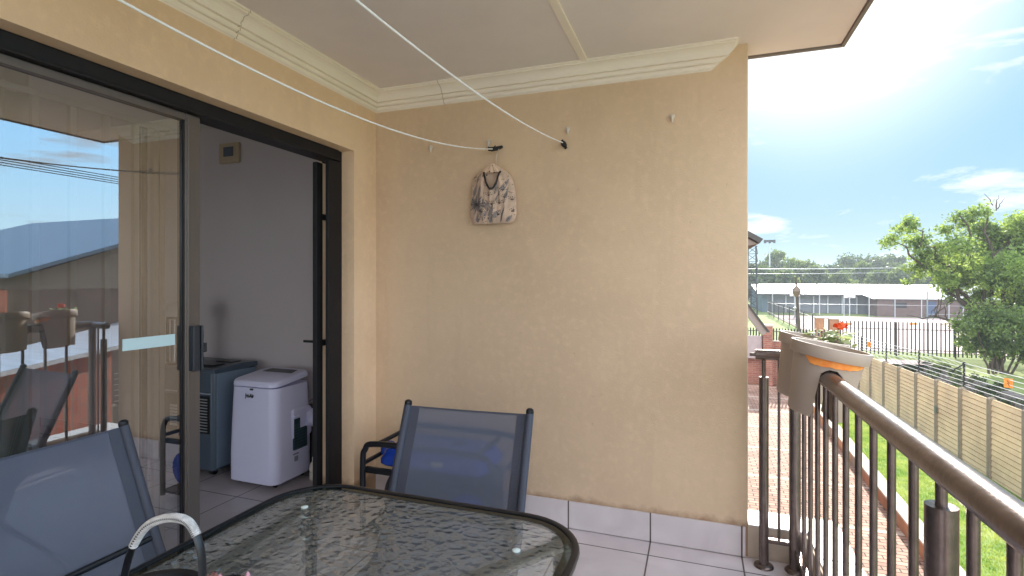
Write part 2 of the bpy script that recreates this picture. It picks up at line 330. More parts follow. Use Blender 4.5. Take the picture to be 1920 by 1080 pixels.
# door wall with opening Y -0.9..2.57, z 0..2.13
b = MB()
b.box(WX-.25, WX, 2.575, 2.798, 0, CEIL+.02)
b.box(WX-.25, WX, -1.0, 2.575, 2.132, CEIL+.02)
b.box(WX-.25, WX, -3.2, -1.0, 0, CEIL+.02)
b.build('door_wall', PLASTER_DOOR, house)
b = MB(); b.box(WX-.25, WE, DY, DY+.172, -.0, CEIL+.02)
b.build('end_wall', PLASTER, house, bevel=.006)
b = MB(); b.box(WX-.26, .672, -3.4, 2.962, CEIL, CEIL+.14)
ceil = b.build('ceiling', SOFFIT, house, bevel=.004)
b = MB(); b.box(-.585, -.545, -3.3, DY-.085, CEIL-.008, CEIL+.002); b.build('cover_strip', CORNICE, ceil, bevel=.003)
b = MB(); b.box(-7, .70, -6, 3.3, CEIL+.16, CEIL+.24); b.box(.674, .690, -3.4, 2.982, CEIL-.010, CEIL+.158); b.box(-.2, .6735, 2.966, 2.982, CEIL-.010, CEIL+.158)
b.build('roof_slab', mat('fascia', (.22, .19, .17), .6), house)
# cornice: profile (out, down)
prof = [(.0, 0), (.094, 0), (.094, .010), (.086, .0105), (.084, .017), (.077, .018), (.066, .021), (.054, .029), (.045, .040), (.040, .053), (.0395, .059), (.024, .0595), (.024, .066), (.031, .0665), (.030, .077), (.024, .083), (.010, .0835), (.010, .090), (.0185, .0905), (.0175, .099), (.011, .107), (.005, .108), (.0, .113)]
b = MB()
A = [(WX+o, -3.3, CEIL-d) for o, d in prof]; Bp = [(WX+o, DY-o, CEIL-d) for o, d in prof]; Cp = [(WE-.03-.0*o-d*.3, DY-o, CEIL-d) for o, d in prof]
Cp = [(.192-.120*(d/.11)**1.15+(.012 if .03 < d < .075 else 0), DY-o, CEIL-d) for o, d in prof]
n = len(prof); b.v = A+Bp+Cp
for s_ in (0, 1):
    for i in range(n-1): b.f.append((s_*n+i, s_*n+i+1, (s_+1)*n+i+1, (s_+1)*n+i))
b.f.append(tuple(range(2*n, 3*n)))
co = b.build('cornice', CORNICE, ceil); co.modifiers.new('bevel', 'BEVEL').width = .0008
CRK = mat('crack', (.40, .31, .22), .9)
for (X_, Y_, ax) in ((None, 1.73, 'l'), (-1.43, None, 'e')):
    b = MB()
    for i in range(n-1):
        o, d = prof[i]; o2, d2 = prof[i+1]
        if ax == 'l':
            w = rnd.uniform(-.004, .004); b.add([(WX+o+.0015, Y_+w, CEIL-d-.001), (WX+o+.0015, Y_+w+.003, CEIL-d-.001), (WX+o2+.0015, Y_+w+.003, CEIL-d2-.001), (WX+o2+.0015, Y_+w, CEIL-d2-.001)], [(0, 1, 2, 3)])
        else:
            b.add([(X_, DY-o-.0015, CEIL-d-.001), (X_+.003, DY-o-.0015, CEIL-d-.001), (X_+.003, DY-o2-.0015, CEIL-d2-.001), (X_, DY-o2-.0015, CEIL-d2-.001)], [(0, 1, 2, 3)])
    b.build('joint_crack', CRK, ceil)
# skirting
b = MB(); b.box(WX+.002, .225, DY-.010, DY-.0005, .002, .150); b.build('skirting', SKIRT, house, bevel=.002)
b = MB(); b.box(.2255, .487, DY+.004, DY+.172, -.2, .154); b.box(.487, .645, -3.2, DY+.172, -.2, .154)
led = b.build('ledge_kerb', mat('kerb_plaster', (.60, .48, .37), .9, var=.15, vscale=8), house)
b = MB()
b.box(.238, .4955, DY-.002, DY+.180, .1545, .163)
y = DY+.180
k = 0
while y > -3.0:
    x0 = .4965 if k else .4965
    b.box(x0, .652, y-.42, y-.003, .1545, .163); y -= .423; k += 1
b.build('ledge_tiles', LEDGE, house, bevel=.002)
b = MB(); b.box(WX, .487, -3.2, DY, -.12, -.0); fl = tag(b.build('balcony_floor', TILE), kind='structure')
b = MB(); b.box(WX, .645, -3.4, DY+.17, -.30, -.205); b.box(-7, -.0, -3.4, 12, GZ, -.32); b.box(-.0, .23, 2.975, 3.2, GZ, CEIL+.1)
b.build('lower_wall', PLASTER, house)
# living room
RY = 3.1; RC = 2.67
b = MB(); b.box(-6.6, WX-.25, RY, RY+.12, -.02, RC+.1); b.box(-6.7, -6.6, -2.4, RY, -.02, 1.0); b.box(-6.7, -6.6, -2.4, RY, 2.1, RC+.1); b.box(-6.7, -6.6, -.6, RY, 1.0, 2.1); b.box(-6.7, -6.6, -2.4, -.6, 1.0, 2.1)
b.box(-6.6, -5.2, -2.5, -2.4, -.02, RC+.1); b.box(-2.9, WX-.25, -2.5, -2.4, -.02, RC+.1); b.box(-5.2, -2.9, -2.5, -2.4, 2.4, RC+.1); b.box(WX-.255, WX-.245, -2.4, -1.0, -.02, RC)  # gap in the unseen rear wall added to let light into the room
b.box(WX-.36, WX-.252, 2.76, RY, 0, RC); b.box(WX-.27, WX-.252, -1, 2.6, 2.16, RC)
b.build('room_wall', ROOMW, house)
b = MB(); b.box(-6.7, WX-.2, -2.5, RY+.1, RC, RC+.1); rc = b.build('room_ceiling', mat('room_ceiling_paint', (.6, .56, .54), .9), house)
b = MB(); b.prism([(RY, RC), (RY, RC-.1), (RY-.02, RC-.09), (RY-.05, RC-.04), (RY-.09, RC-.015), (RY-.09, RC)], 'x', -6.6, WX-.36)
b.build('room_cornice', mat('room_cornice_paint', (.62, .57, .52), .9), rc)
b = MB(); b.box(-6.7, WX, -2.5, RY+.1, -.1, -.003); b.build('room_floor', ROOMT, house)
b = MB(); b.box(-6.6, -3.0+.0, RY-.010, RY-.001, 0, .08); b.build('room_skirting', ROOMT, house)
# door frame
FX0, FX1 = WX-.20, WX-.085     # -2.112 .. -1.997
b = MB()
b.box(-2.02, FX1, 2.455, 2.574, 0, 2.0655); b.box(FX0, FX1, 2.5352, 2.574, 2.0656, 2.131)
b.box(FX0, FX1+.01, -1.0, 2.5349, 2.078, 2.131)
b.box(FX0+.02, FX1+.018, -1.0, 2.5349, 2.066, 2.0775)
b.box(FX0, FX1, -.98, 2.5349, .0, .028)
b.box(FX0, FX1, -.999, -.96, .028, 2.069)
b.build('door_frame', DOORM, house, bevel=.003)
# locked-open gate strip beside jamb
b = MB(); b.box(-2.095, -2.065, 2.437, 2.487, .03, 2.05)
for z in (.12, .98, 1.72): b.box(-2.09, -2.07, 2.4875, 2.60, z, z+.035)
b.box(-2.18, -2.0955, 2.455, 2.467, 1.0, 1.014)
b.build('gate_jamb', DOORM, house, bevel=.002)
# sliding door leaf
sd = MB(); SX0, SX1 = -2.045, -2.008
for (y0, y1) in ((1.578, 1.645), (.0-.02, .045)): sd.box(SX0, SX1, y0, y1, .04, 2.064)
sd.box(SX0, SX1, .0451, 1.5779, 2.034, 2.064); sd.box(SX0, SX1, .0451, 1.5779, .04, .12)
sd.box(SX0-.02, SX1+.006, 1.583, 1.592, .04, 2.05)
sdo = sd.build('sliding_door', STILE, house, bevel=.003)
GL, gnt, _, _ = glassmat('window_glass', .27, (.52, .54, .56))
b = MB(); b.add([(-2.027, .046, .12), (-2.027, 1.577, .12), (-2.027, 1.577, 2.034), (-2.027, .046, 2.034)], [(0, 1, 2, 3)])
b.build('pane', GL, sdo)
b = MB(); b.box(-2.034, -2.020, 1.5705, 1.5785, .12, 2.034); b.build('gasket', BLACK, sdo)
b = MB(); b.box(SX1, SX1+.03, 1.590, 1.622, .985, 1.175); b.box(SX1+.006, SX1+.036, 1.624, 1.634, .985, 1.175); b.box(SX1+.01, SX1+.03, 1.634, 1.655, 1.06, 1.10)
b.build('handle', mat('handle_black', (.02, .025, .035), .3), sdo, bevel=.004)
b = MB(); b.box(-2.0262, -2.0245, 1.337, 1.544, 1.101, 1.146); b.build('sticker', mat('sticker_film', (.55, .72, .74), .5), sdo)
# second fixed leaf nearer the camera
b = MB()
for (y0, y1) in ((-.90, -.84), (-.08, -.03)): b.box(-2.09, -2.055, y0, y1, .03, 2.054)
b.box(-2.09, -2.055, -.84, -.08, 1.98, 2.054); b.box(-2.09, -2.055, -.84, -.08, .03, .11)
fo = b.build('fixed_door', STILE, house, bevel=.003)
b = MB(); b.add([(-2.072, -.84, .11), (-2.072, -.08, .11), (-2.072, -.08, 1.98), (-2.072, -.84, 1.98)], [(0, 1, 2, 3)]); b.build('pane', GL, fo)
# folding security gate
gate = thing('security_gate', 'taupe slatted security gate folded behind the sliding glass door', 'gate')
for y_ in (.90, 1.01, 1.125, 1.24, 1.355, 1.465, 1.545, 1.572):
    b = MB(); b.box(-2.155, -2.135, y_-.011, y_+.011, .05, 1.999); b.build('bar', GATE, gate, bevel=.002)
for z_ in (2.03, .03): b = MB(); b.box(-2.16, -2.13, .8, 1.60, z_-.03*(z_ > 1), z_+.021-.03*(z_ > 1)); b.build('track', GATE, gate)
for y_ in (1.50, 1.527):
    b = MB(); b.box(-2.19, -2.17, y_-.006, y_+.006, .05, 2.03); b.build('bar', DOORM, gate)
# curtain
cu = MB(); npt = 60; rows = 14
for j in range(rows+1):
    t = j/rows; z = 2.25-t*2.2; w0 = .30; w1 = .30+.12*(1-abs(t-.45)*1.4)
    for i in range(npt+1):
        s_ = i/npt; yy = .72+s_*(.47+.05*math.sin(t*2.2)-.06*t)
        cu.v.append((-2.30+.032*math.sin(s_*34+t*1.2)+.01*math.sin(s_*11+t*5), yy, z))
for j in range(rows):
    for i in range(npt): a = j*(npt+1)+i; cu.f.append((a, a+1, a+npt+2, a+npt+1))
tag(cu.build('curtain', CURTAIN, smooth=True), 'pale cream curtain gathered behind the left edge of the glass door', 'curtain')

# ------------------------------------------------------------ railing
RX = .44
rail = thing('balcony_railing', 'bronze painted steel balcony railing with round handrail', 'railing')
b = MB(); b.tube([(RX, 2.735, 1.014), (RX, -3.0, 1.014)], .0305, 24); b.build('handrail', RAIL, rail, smooth=True)
b = MB(); b.tube([(.262, 2.735, 1.010), (RX+.03, 2.735, 1.010)], .0255, 20); b.tube([(.238, 2.735, 1.010), (.262, 2.735, 1.010)], .008, 10)
b.build('return_rail', RAIL, rail, smooth=True)
def base(x, y):
    m = MB(); m.lathe([(.044, 0), (.044, .004), (.040, .010), (.027, .016), (.0, .016)], (x, y, .0005), 24, cap=False); return m
def postm(x, y, top, r=.024, neck=True, b0=.0):
    m = MB(); m.tube([(x, y, b0), (x, y, top)], r, 20)
    if neck: m.tube([(x, y, top), (x, y, 1.0)], .010, 12)
    return m
po = postm(.300, 2.735, .905, .0215).build('post', RAIL, rail, smooth=True); base(.300, 2.735).build('flange', RAIL, po, smooth=True)
po = postm(RX-.008, 2.735, .99, .025, False).build('post', RAIL, rail, smooth=True); base(RX-.008, 2.735).build('flange', RAIL, po, smooth=True)
for y_ in (1.21, -.6, -2.2):
    po = postm(RX, y_, .938, .0265).build('post', RAIL, rail, smooth=True); base(RX, y_).build('flange', RAIL, po, smooth=True)
b = MB(); b.box(.318, RX-.03, 2.722, 2.748, .118, .138); b.build('bottom_rail', RAIL, rail, bevel=.004)
b = MB(); b.box(RX-.012, RX+.014, -3.0, 2.712, .085, .112); b.build('bottom_rail', RAIL, rail, bevel=.004)
b = MB(); b.tube([(.365, 2.735, .135), (.365, 2.735, 1.0)], .0065, 10); b.build('baluster', RAIL, rail, smooth=True)
bal0 = MB().tube([(0, 0, .11), (0, 0, 1.0)], .0095, 12).build('baluster', RAIL, rail, smooth=True); bal0.location = (RX, 2.60, 0)
y_ = 2.56
while y_ > -2.9:
    if min(abs(y_-q) for q in (1.21, -.6, -2.2)) > .05:
        if y_ > 2.5: bal0.location = (RX, y_, 0)
        else: o = bal0.copy(); C.objects.link(o); o.location = (RX, y_, 0)
    y_ -= .135 if y_ > 1.25 else .122

# ------------------------------------------------------------ planters
def planter(name, label, y, tilt, yaw=0):
    p = thing(name, label, 'planter', (RX, y, .995), yaw, 'saddle planters on the handrail')
    p.rotation_euler = (0, tilt, yaw); p.scale = (.93, .93, .95)
    n_ = 40; ring = []
    # body: tapered tub, with a slot along local Y through the bottom
    def rr(z): return .104+.024*(z+.10)/.24 if z < .10 else .128
    zs = [-.135, -.128, -.06, .0, .05, .095]
    bm = bmesh.new()
    b = MB(); b.rings([[(rr(z)*math.cos(2*math.pi*k/n_)*(1 if z > -.13 else .95), rr(z)*.98*math.sin(2*math.pi*k/n_)*(1 if z > -.13 else .95), z) for k in range(n_)] for z in zs], cap=False)
    b.rings([[((rr(z)-.006)*math.cos(2*math.pi*k/n_), (rr(z)-.006)*.98*math.sin(2*math.pi*k/n_), z) for k in range(n_)] for z in zs], cap=False)
    o = b.build('tub', POT, p)
    # carve slot by removing and replacing faces: arch legs
    me = o.data; bm.from_mesh(me)
    for (co_, no) in (((.037, 0, 0), (1, 0, 0)), ((-.037, 0, 0), (1, 0, 0)), ((0, 0, .028), (0, 0, 1)), ((.026, 0, .048), (.62, 0, .78)), ((-.026, 0, .048), (-.62, 0, .78)), ((0, 0, .058), (0, 0, 1))):
        bmesh.ops.bisect_plane(bm, geom=bm.verts[:]+bm.edges[:]+bm.faces[:], plane_co=co_, plane_no=no, dist=1e-6)
    kill = []
    for f in bm.faces:
        c = f.calc_center_median()
        if abs(c.x) < .037 and c.z < .058:
            if .62*(abs(c.x)-.026)+.78*(c.z-.048) < 0: kill.append(f)
    bmesh.ops.delete(bm, geom=kill, context='FACES'); bmesh.ops.recalc_face_normals(bm, faces=bm.faces)
    bm.to_mesh(me); bm.free()
    for q in me.polygons: q.use_smooth = True
    # saddle lining and leg bottoms
    b = MB(); arch = [(-.037, -.134), (-.037, .028), (-.026, .048), (-.012, .057), (.012, .057), (.026, .048), (.037, .028), (.037, -.134)]
    for i in range(len(arch)-1):
        (x0, z0), (x1, z1) = arch[i], arch[i+1]
        def yl(x, z): return math.sqrt(max(0, (rr(z)-.002)**2-x*x))*.98
        b.add([(x0, -yl(x0, z0), z0), (x1, -yl(x1, z1), z1), (x1, yl(x1, z1), z1), (x0, yl(x0, z0), z0)], [(0, 1, 2, 3)])
    for s_ in (-1, 1):
        pts = []
        for k in range(15):
            a = math.acos(.037/.093)*(k/7-1); pts.append((s_*.093*math.cos(a), .091*math.sin(a), -.134))
        b.add(pts, [tuple(range(15))])
    b.build('saddle', POT, p, smooth=False)
    b = MB(); b.rings([[(r_*math.cos(2*math.pi*k/n_), r_*math.sin(2*math.pi*k/n_), z) for k in range(n_)] for r_, z in ((.122, .093), (.1375, .0935), (.1385, .095), (.141, .136), (.139, .139), (.133, .139), (.131, .132), (.112, .06))], cap=False)
    b.build('rim', POT, p, smooth=True)
    b = MB(); pts = [(.124*math.cos(2*math.pi*k/n_), .124*math.sin(2*math.pi*k/n_), .105) for k in range(n_)]; b.add(pts, [tuple(range(n_))])
    b.build('soil', DIRT, p)
    # orange strip below the rim: sunlight through the plastic painted as colour
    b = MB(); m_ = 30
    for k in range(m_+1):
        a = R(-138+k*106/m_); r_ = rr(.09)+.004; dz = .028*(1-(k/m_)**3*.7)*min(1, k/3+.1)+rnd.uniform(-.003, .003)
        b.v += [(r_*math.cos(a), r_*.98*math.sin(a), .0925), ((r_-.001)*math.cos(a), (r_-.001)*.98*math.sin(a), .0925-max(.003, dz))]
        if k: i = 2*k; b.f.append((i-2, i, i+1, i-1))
    b.build('sun_glow_strip', ORANGE, p)
    return p
p1 = planter('planter', 'taupe plastic saddle planter nearest the camera on the handrail, orange sun glow painted below its rim', 2.20, R(11))
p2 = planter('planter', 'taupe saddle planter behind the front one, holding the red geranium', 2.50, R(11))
# geranium
ger = thing('geranium', 'small geranium with one red flower head and pale green leaves in the rear planter', 'plant', (.55, 2.60, 1.10))
LEAFP = leafmat('geranium_leaf', (.14, .20, .08), (.36, .42, .22), .3, 20)
FLOW = mat('geranium_petal', (.75, .06, .01), .6, col2=(.9, .16, .02), vscale=60)
b = MB()
for k in range(95):
    a = rnd.uniform(0, 6.28); rr_ = rnd.uniform(0, .085); z = rnd.uniform(-.015, .045); c = Vector((rr_*math.cos(a)*1.1+.0, rr_*math.sin(a), z)); s_ = rnd.uniform(.009, .018)
    q = Matrix.Rotation(rnd.uniform(0, 6.28), 3, 'Z') @ Matrix.Rotation(rnd.uniform(-.9, .9), 3, 'X')
    pts = [c+q @ Vector((s_*math.cos(t*1.047), s_*math.sin(t*1.047), .2*s_*(t % 2))) for t in range(6)]; b.add(pts, [tuple(range(6))])
b.build('foliage', LEAFP, ger)
b = MB()
for k in range(8): b.tube([(rnd.uniform(-.02, .02), rnd.uniform(-.02, .02), -.06), (rnd.uniform(-.05, .05), rnd.uniform(-.05, .05), .03)], .002, 6)
b.tube([(0, 0, -.03), (.02, .02, .03), (.035, .01, .055)], .002, 6)
b.build('stem', LEAFP, ger)
b = MB()
for k in range(46):
    v = Vector((rnd.gauss(0, 1), rnd.gauss(0, 1), rnd.gauss(0, .8))).normalized()*rnd.uniform(.012, .022); c = Vector((.04, .01, .066))+Vector((v.x*1.25, v.y, v.z*.8)); s_ = .009
    q = v.to_track_quat('Z', 'Y').to_matrix(); pts = [c+q @ Vector((s_*math.cos(t*1.2566), s_*math.sin(t*1.2566), .002*(t % 2))) for t in range(5)]; b.add(pts, [tuple(range(5))])
b.build('flower', FLOW, ger)

# ------------------------------------------------------------ chairs
m, nt, bs = new_mat('sling_mesh'); l = nt.links.new; out = nt.nodes['Material Output']
bs.inputs['Base Color'].default_value = (.105, .120, .17, 1); bs.inputs['Roughness'].default_value = .6
tc = N(nt, 'ShaderNodeTexCoord')
w1 = N(nt, 'ShaderNodeTexWave', bands_direction='X'); w1.inputs['Scale'].default_value = 110
w2 = N(nt, 'ShaderNodeTexWave', bands_direction='Z'); w2.inputs['Scale'].default_value = 90
ad = N(nt, 'ShaderNodeMath', operation='ADD'); l(tc.outputs['Object'], w1.inputs['Vector']); l(tc.outputs['Object'], w2.inputs['Vector']); l(w1.outputs['Fac'], ad.inputs[0]); l(w2.outputs['Fac'], ad.inputs[1])
bu = N(nt, 'ShaderNodeBump'); bu.inputs['Strength'].default_value = .5; bu.inputs['Distance'].default_value = .001; l(ad.outputs[0], bu.inputs['Height']); l(bu.outputs[0], bs.inputs['Normal'])
tr = N(nt, 'ShaderNodeBsdfTransparent'); ms_ = N(nt, 'ShaderNodeMixShader')
sep = N(nt, 'ShaderNodeSeparateXYZ'); l(tc.outputs['Object'], sep.inputs[0])
ms_.inputs[0].default_value = .18
l(bs.outputs[0], ms_.inputs[1]); l(tr.outputs[0], ms_.inputs[2]); l(ms_.outputs[0], out.inputs[0])
SLING = m
HEM = mat('sling_hem', (.05, .056, .08), .6, bump=.3, bscale=300)
STITCH = mat('stitch_thread', (.60, .55, .56), .8)
def spline(pts, n=8):
    P = [Vector(p) for p in pts]; o = []
    for i in range(len(P)-1):
        p0 = P[max(0, i-1)]; p1 = P[i]; p2 = P[i+1]; p3 = P[min(len(P)-1, i+2)]
        for k in range(n):
            t = k/n; o.append(.5*((2*p1)+(-p0+p2)*t+(2*p0-5*p1+4*p2-p3)*t*t+(-p0+3*p1-3*p2+p3)*t**3))
    o.append(P[-1]); return o
def make_chair(label):
    t = thing('patio_chair', label, 'chair', group='sling patio chairs at the glass table')
    HW = .242
    pr = [(.335, .888), (.315, .84), (.245, .68), (.165, .50), (.105, .42), (.02, .405), (-.16, .425), (-.28, .44), (-.325, .425)]
    curve = spline([(0, y, z) for y, z in pr], 8)
    for s_ in (-1, 1):
        b = MB(); b.tube([(s_*HW, p.y, p.z) for p in curve], .0125, 12); b.lathe([(.0135, 0), (.015, .006), (.0135, .016), (.007, .021), (0, .0215)], (s_*HW, .336, .885), 12, cap=False)
        b.build('side_frame', BLACKTUBE, t, smooth=True)
        b = MB(); b.tube(spline([(s_*HW, -.325, .425), (s_*HW, -.345, .36), (s_*(HW+.005), -.36, .0)], 6), .0125, 12); b.build('leg', BLACKTUBE, t, smooth=True)
        b = MB(); b.tube(spline([(s_*(HW-.02), -.10, .40), (s_*(HW-.02), .06, .22), (s_*(HW-.02), .25, .0)], 6), .0125, 12); b.build('leg', BLACKTUBE, t, smooth=True)
    for (y_, z_) in ((-.26, .425), (.19, .545), (.15, .12)): MB().tube([(-HW+.01, y_, z_), (HW-.01, y_, z_)], .0095, 10).build('cross_bar', BLACKTUBE, t, smooth=True)
    
    # sling
    cs = curve[1:-3]; b = MB(); nn = 17
    for i, p in enumerate(cs):
        for k in range(nn):
            u = k/(nn-1)*2-1; sag = .014*(1-u*u); d = (cs[min(i+1, len(cs)-1)]-cs[max(i-1, 0)]).normalized(); nrm = Vector((0, d.z, -d.y))
            q = Vector((u*HW, p.y, p.z))+nrm*(-sag); b.v.append(tuple(q))
    for i in range(len(cs)-1):
        for k in range(nn-1): a = i*nn+k; b.f.append((a, a+1, a+nn+1, a+nn))
    sl_ = b.build('sling', SLING, t, smooth=True)
    for s_ in (-1, 1): MB().tube([(s_*HW, p.y, p.z) for p in cs], .0148, 12).build('sleeve', HEM, sl_, smooth=True)
    # hem strips: top + two sides with stitching
    b = MB()
    def P_(i, u, off):
        p = cs[i]; d = (cs[min(i+1, len(cs)-1)]-cs[max(i-1, 0)]).normalized(); nrm = Vector((0, d.z, -d.y)); return Vector((u*HW, p.y, p.z))+nrm*(-.014*(1-u*u)+off)
    for s_ in (-1, 1):
        st = MB()
        for i in range(len(cs)-1):
            b.add([P_(i, s_*.80, .0016), P_(i, s_*1.03, .0016), P_(i+1, s_*1.03, .0016), P_(i+1, s_*.80, .0016)], [(0, 1, 2, 3)])
            for uu in (.84, .875):
                for m_ in range(2):
                    f0 = m_*.5+.1; f1 = m_*.5+.4
                    a0 = P_(i, s_*uu, -.0022).lerp(P_(i+1, s_*uu, -.0022), f0); a1 = P_(i, s_*uu, -.0022).lerp(P_(i+1, s_*uu, -.0022), f1); w = Vector((.0012, 0, 0))
                    st.add([a0-w, a0+w, a1+w, a1-w], [(0, 1, 2, 3)])
        st.build('stitching', STITCH, sl_)
    for k in range(nn-1):
        u0 = k/(nn-1)*2-1; u1 = (k+1)/(nn-1)*2-1
        for i in (0, 1): b.add([P_(i, u0, .0017), P_(i, u1, .0017), P_(i+1, u1, .0017), P_(i+1, u0, .0017)], [(0, 1, 2, 3)])
    b.build('hem', HEM, sl_)
    return t
ch = make_chair('dark blue-grey mesh sling chair facing the camera in front of the beige wall')
ch.location = (-.788, 1.43, 0); ch.rotation_euler = (0, 0, R(3.5))
c2 = copy_tree(ch); c2.location = (-1.45, .94, 0); c2.rotation_euler = (0, 0, R(90))
c2['label'] = 'blue-grey mesh sling chair at lower left beside the glass door'

# ------------------------------------------------------------ table
TZ = .72
tb = thing('glass_table', 'square glass-topped patio table with rippled glass and black metal rim', 'table', (-.73, .70, 0))
def tring(hw, hd, r, z): return rrect(hw, hd, r, z, 10)
m, nt, bs = new_mat('rippled_glass'); nt.nodes.remove(bs); out = nt.nodes['Material Output']
l = nt.links.new; tc = N(nt, 'ShaderNodeTexCoord'); mp = N(nt, 'ShaderNodeMapping'); mp.inputs['Scale'].default_value = (1, 1.15, 1)
ns = N(nt, 'ShaderNodeTexNoise'); ns.inputs['Scale'].default_value = 20; ns.inputs['Detail'].default_value = 2
va = N(nt, 'ShaderNodeMix', data_type='VECTOR'); va.inputs['Factor'].default_value = .03
vo = N(nt, 'ShaderNodeTexVoronoi', feature='SMOOTH_F1'); vo.inputs['Scale'].default_value = 44; vo.inputs['Smoothness'].default_value = .5
l(tc.outputs['Object'], mp.inputs[0]); l(mp.outputs[0], ns.inputs['Vector']); l(mp.outputs[0], va.inputs['A']); l(ns.outputs['Color'], va.inputs['B']); l(va.outputs['Result'], vo.inputs['Vector'])
bu = N(nt, 'ShaderNodeBump'); bu.inputs['Strength'].default_value = 1.0; bu.inputs['Distance'].default_value = .008; l(vo.outputs['Distance'], bu.inputs['Height'])
rf = N(nt, 'ShaderNodeBsdfRefraction'); rf.inputs['IOR'].default_value = 1.12; rf.inputs['Roughness'].default_value = .02; rf.inputs['Color'].default_value = (.90, .93, .91, 1); l(bu.outputs[0], rf.inputs['Normal'])
gl_ = N(nt, 'ShaderNodeBsdfGlossy'); gl_.inputs['Roughness'].default_value = .07; l(bu.outputs[0], gl_.inputs['Normal'])
fr = N(nt, 'ShaderNodeFresnel'); fr.inputs['IOR'].default_value = 2.1; l(bu.outputs[0], fr.inputs['Normal'])
tr = N(nt, 'ShaderNodeBsdfTransparent'); tr.inputs['Color'].default_value = (.80, .83, .81, 1); mx_ = N(nt, 'ShaderNodeMixShader'); mx_.inputs[0].default_value = .36
m3 = N(nt, 'ShaderNodeMixShader')
df = N(nt, 'ShaderNodeBsdfDiffuse'); df.inputs['Color'].default_value = (.46, .49, .46, 1); l(bu.outputs[0], df.inputs['Normal']); m4 = N(nt, 'ShaderNodeMixShader'); m4.inputs[0].default_value = .20
l(tr.outputs[0], mx_.inputs[1]); l(rf.outputs[0], mx_.inputs[2]); l(fr.outputs[0], m3.inputs[0]); l(mx_.outputs[0], m4.inputs[1]); l(df.outputs[0], m4.inputs[2]); l(m4.outputs[0], m3.inputs[1]); l(gl_.outputs[0], m3.inputs[2]); l(m3.outputs[0], out.inputs[0])
b = MB(); HWt, HDt = .452, .66
rg = tring(HWt, HDt, .165, .716); b.add(rg, [tuple(range(len(rg)))]); b.build('glass_top', m, tb)
m2, _, _, _ = glassmat('clear_edge_glass', .03, (.22, .32, .31), rough=.02)
b = MB(); r1 = tring(HWt+.003, HDt+.003, .168, .7175); r2 = tring(HWt-.022, HDt-.022, .145, .7175); n = len(r1); b.v = r1+r2
for k in range(n): b.f.append((k, (k+1) % n, n+(k+1) % n, n+k))
b.build('glass_edge', m2, tb)
b = MB(); secs = [(.012, .000), (.016, .006), (.014, .012), (.006, .0145), (-.002, .012), (-.002, .006), (-.003, .004), (-.003, -.012), (.010, -.014)]
rgs = [tring(HWt+o, HDt+o, .165+o, .708+z) for o, z in secs]; n = len(rgs[0]); b.v = [q for g_ in rgs for q in g_]
for i in range(len(rgs)):
    j = (i+1) % len(rgs)
    for k in range(n): b.f.append((i*n+k, i*n+(k+1) % n, j*n+(k+1) % n, j*n+k))
b.build('rim', BLACKTUBE, tb, smooth=True)
PALE = mat('underframe_metal', (.24, .25, .24), .5, var=.1)
for s_ in ((1, 1), (-1, 1), (1, -1), (-1, -1)):
    b = MB(); p0 = Vector((s_[0]*(HWt-.045), s_[1]*(HDt-.045), .69)); p1 = Vector((s_[0]*.06, s_[1]*.12, .69))
    if s_[0] < 0: p0 = Vector((s_[0]*(HWt-.075), s_[1]*(HDt-.015), .69)); p1 = Vector((s_[0]*.33, s_[1]*.05, .69))
    d = (p1-p0).normalized(); w = Vector((-d.y, d.x, 0))*.021
    b.add([p0-w, p0+w, p1+w, p1-w, p0-w-Vector((0, 0, .012)), p0+w-Vector((0, 0, .012)), p1+w-Vector((0, 0, .012)), p1-w-Vector((0, 0, .012))], [(0, 1, 2, 3), (7, 6, 5, 4), (0, 4, 5, 1), (1, 5, 6, 2), (2, 6, 7, 3), (3, 7, 4, 0)])
    br = b.build('cross_brace', PALE, tb)
    lb = MB(); lb.tube([(s_[0]*(HWt-.06), s_[1]*(HDt-.06), .70), (s_[0]*(HWt-.03), s_[1]*(HDt-.03), 0)], .017, 14); lb.build('leg', BLACKTUBE, tb, smooth=True)
DISC = mat('clear_disc', (.75, .85, .8), .1)
for (x, y) in ((-1.06, 1.2), (-.41, 1.18)):
    b = MB(); b.lathe([(.010, 0), (.010, .002), (.006, .0035), (0, .004)], (x+.73, y-.70, .7165), 16, cap=False); b.build('spacer_disc', DISC, tb, smooth=True)

# ------------------------------------------------------------ plant holder and succulent on the table
ph = thing('plant_holder', 'black round planter with tall hoop handle wrapped in white cord', 'planter', (-.975, .715, TZ))
hp = [(-.118, -.0, .0), (-.112, 0, .055), (-.088, 0, .115), (-.045, 0, .165), (.01, 0, .190), (.065, 0, .196), (.095, 0, .180), (.114, 0, .140), (.118, 0, .08), (.118, 0, .0)]
hp = [(x*.92, y, z) for x, y, z in hp]; hc = spline(hp, 10)
b = MB(); b.tube(hc, .0042, 10, sx=2.0, up=(0, 0, 1)); ho = b.build('handle', BLACK, ph, smooth=True)
b = MB(); seg = hc[21:64]; dense = []
for i in range(len(seg)-1):
    for k in range(6): dense.append(seg[i].lerp(seg[i+1], k/6))
rs = [.0064+.0022*abs(math.sin(i*.52)) for i in range(len(dense))]
b.tube(dense, rs, 12); b.build('cord_wrap', mat('cord_wrap_cotton', (.74, .72, .70), .75, var=.35, vscale=70, bump=.4, bscale=300), ho, smooth=True)
b = MB(); b.lathe([(.070, 0), (.085, .01), (.098, .045), (.101, .048), (.098, .05), (.090, .046), (.084, .012), (0, .010)], (.0, -.03, .003), 36, cap=False); b.build('bowl', BLACK, ph, smooth=True)
suc = thing('succulent', 'small potted succulent with reddish purple leaves beside the hoop handle', 'plant', (-.885, .778, TZ+.001))
SUCM = mat('succulent_leaf', (.20, .05, .06), .4, col2=(.45, .28, .22), vscale=30)
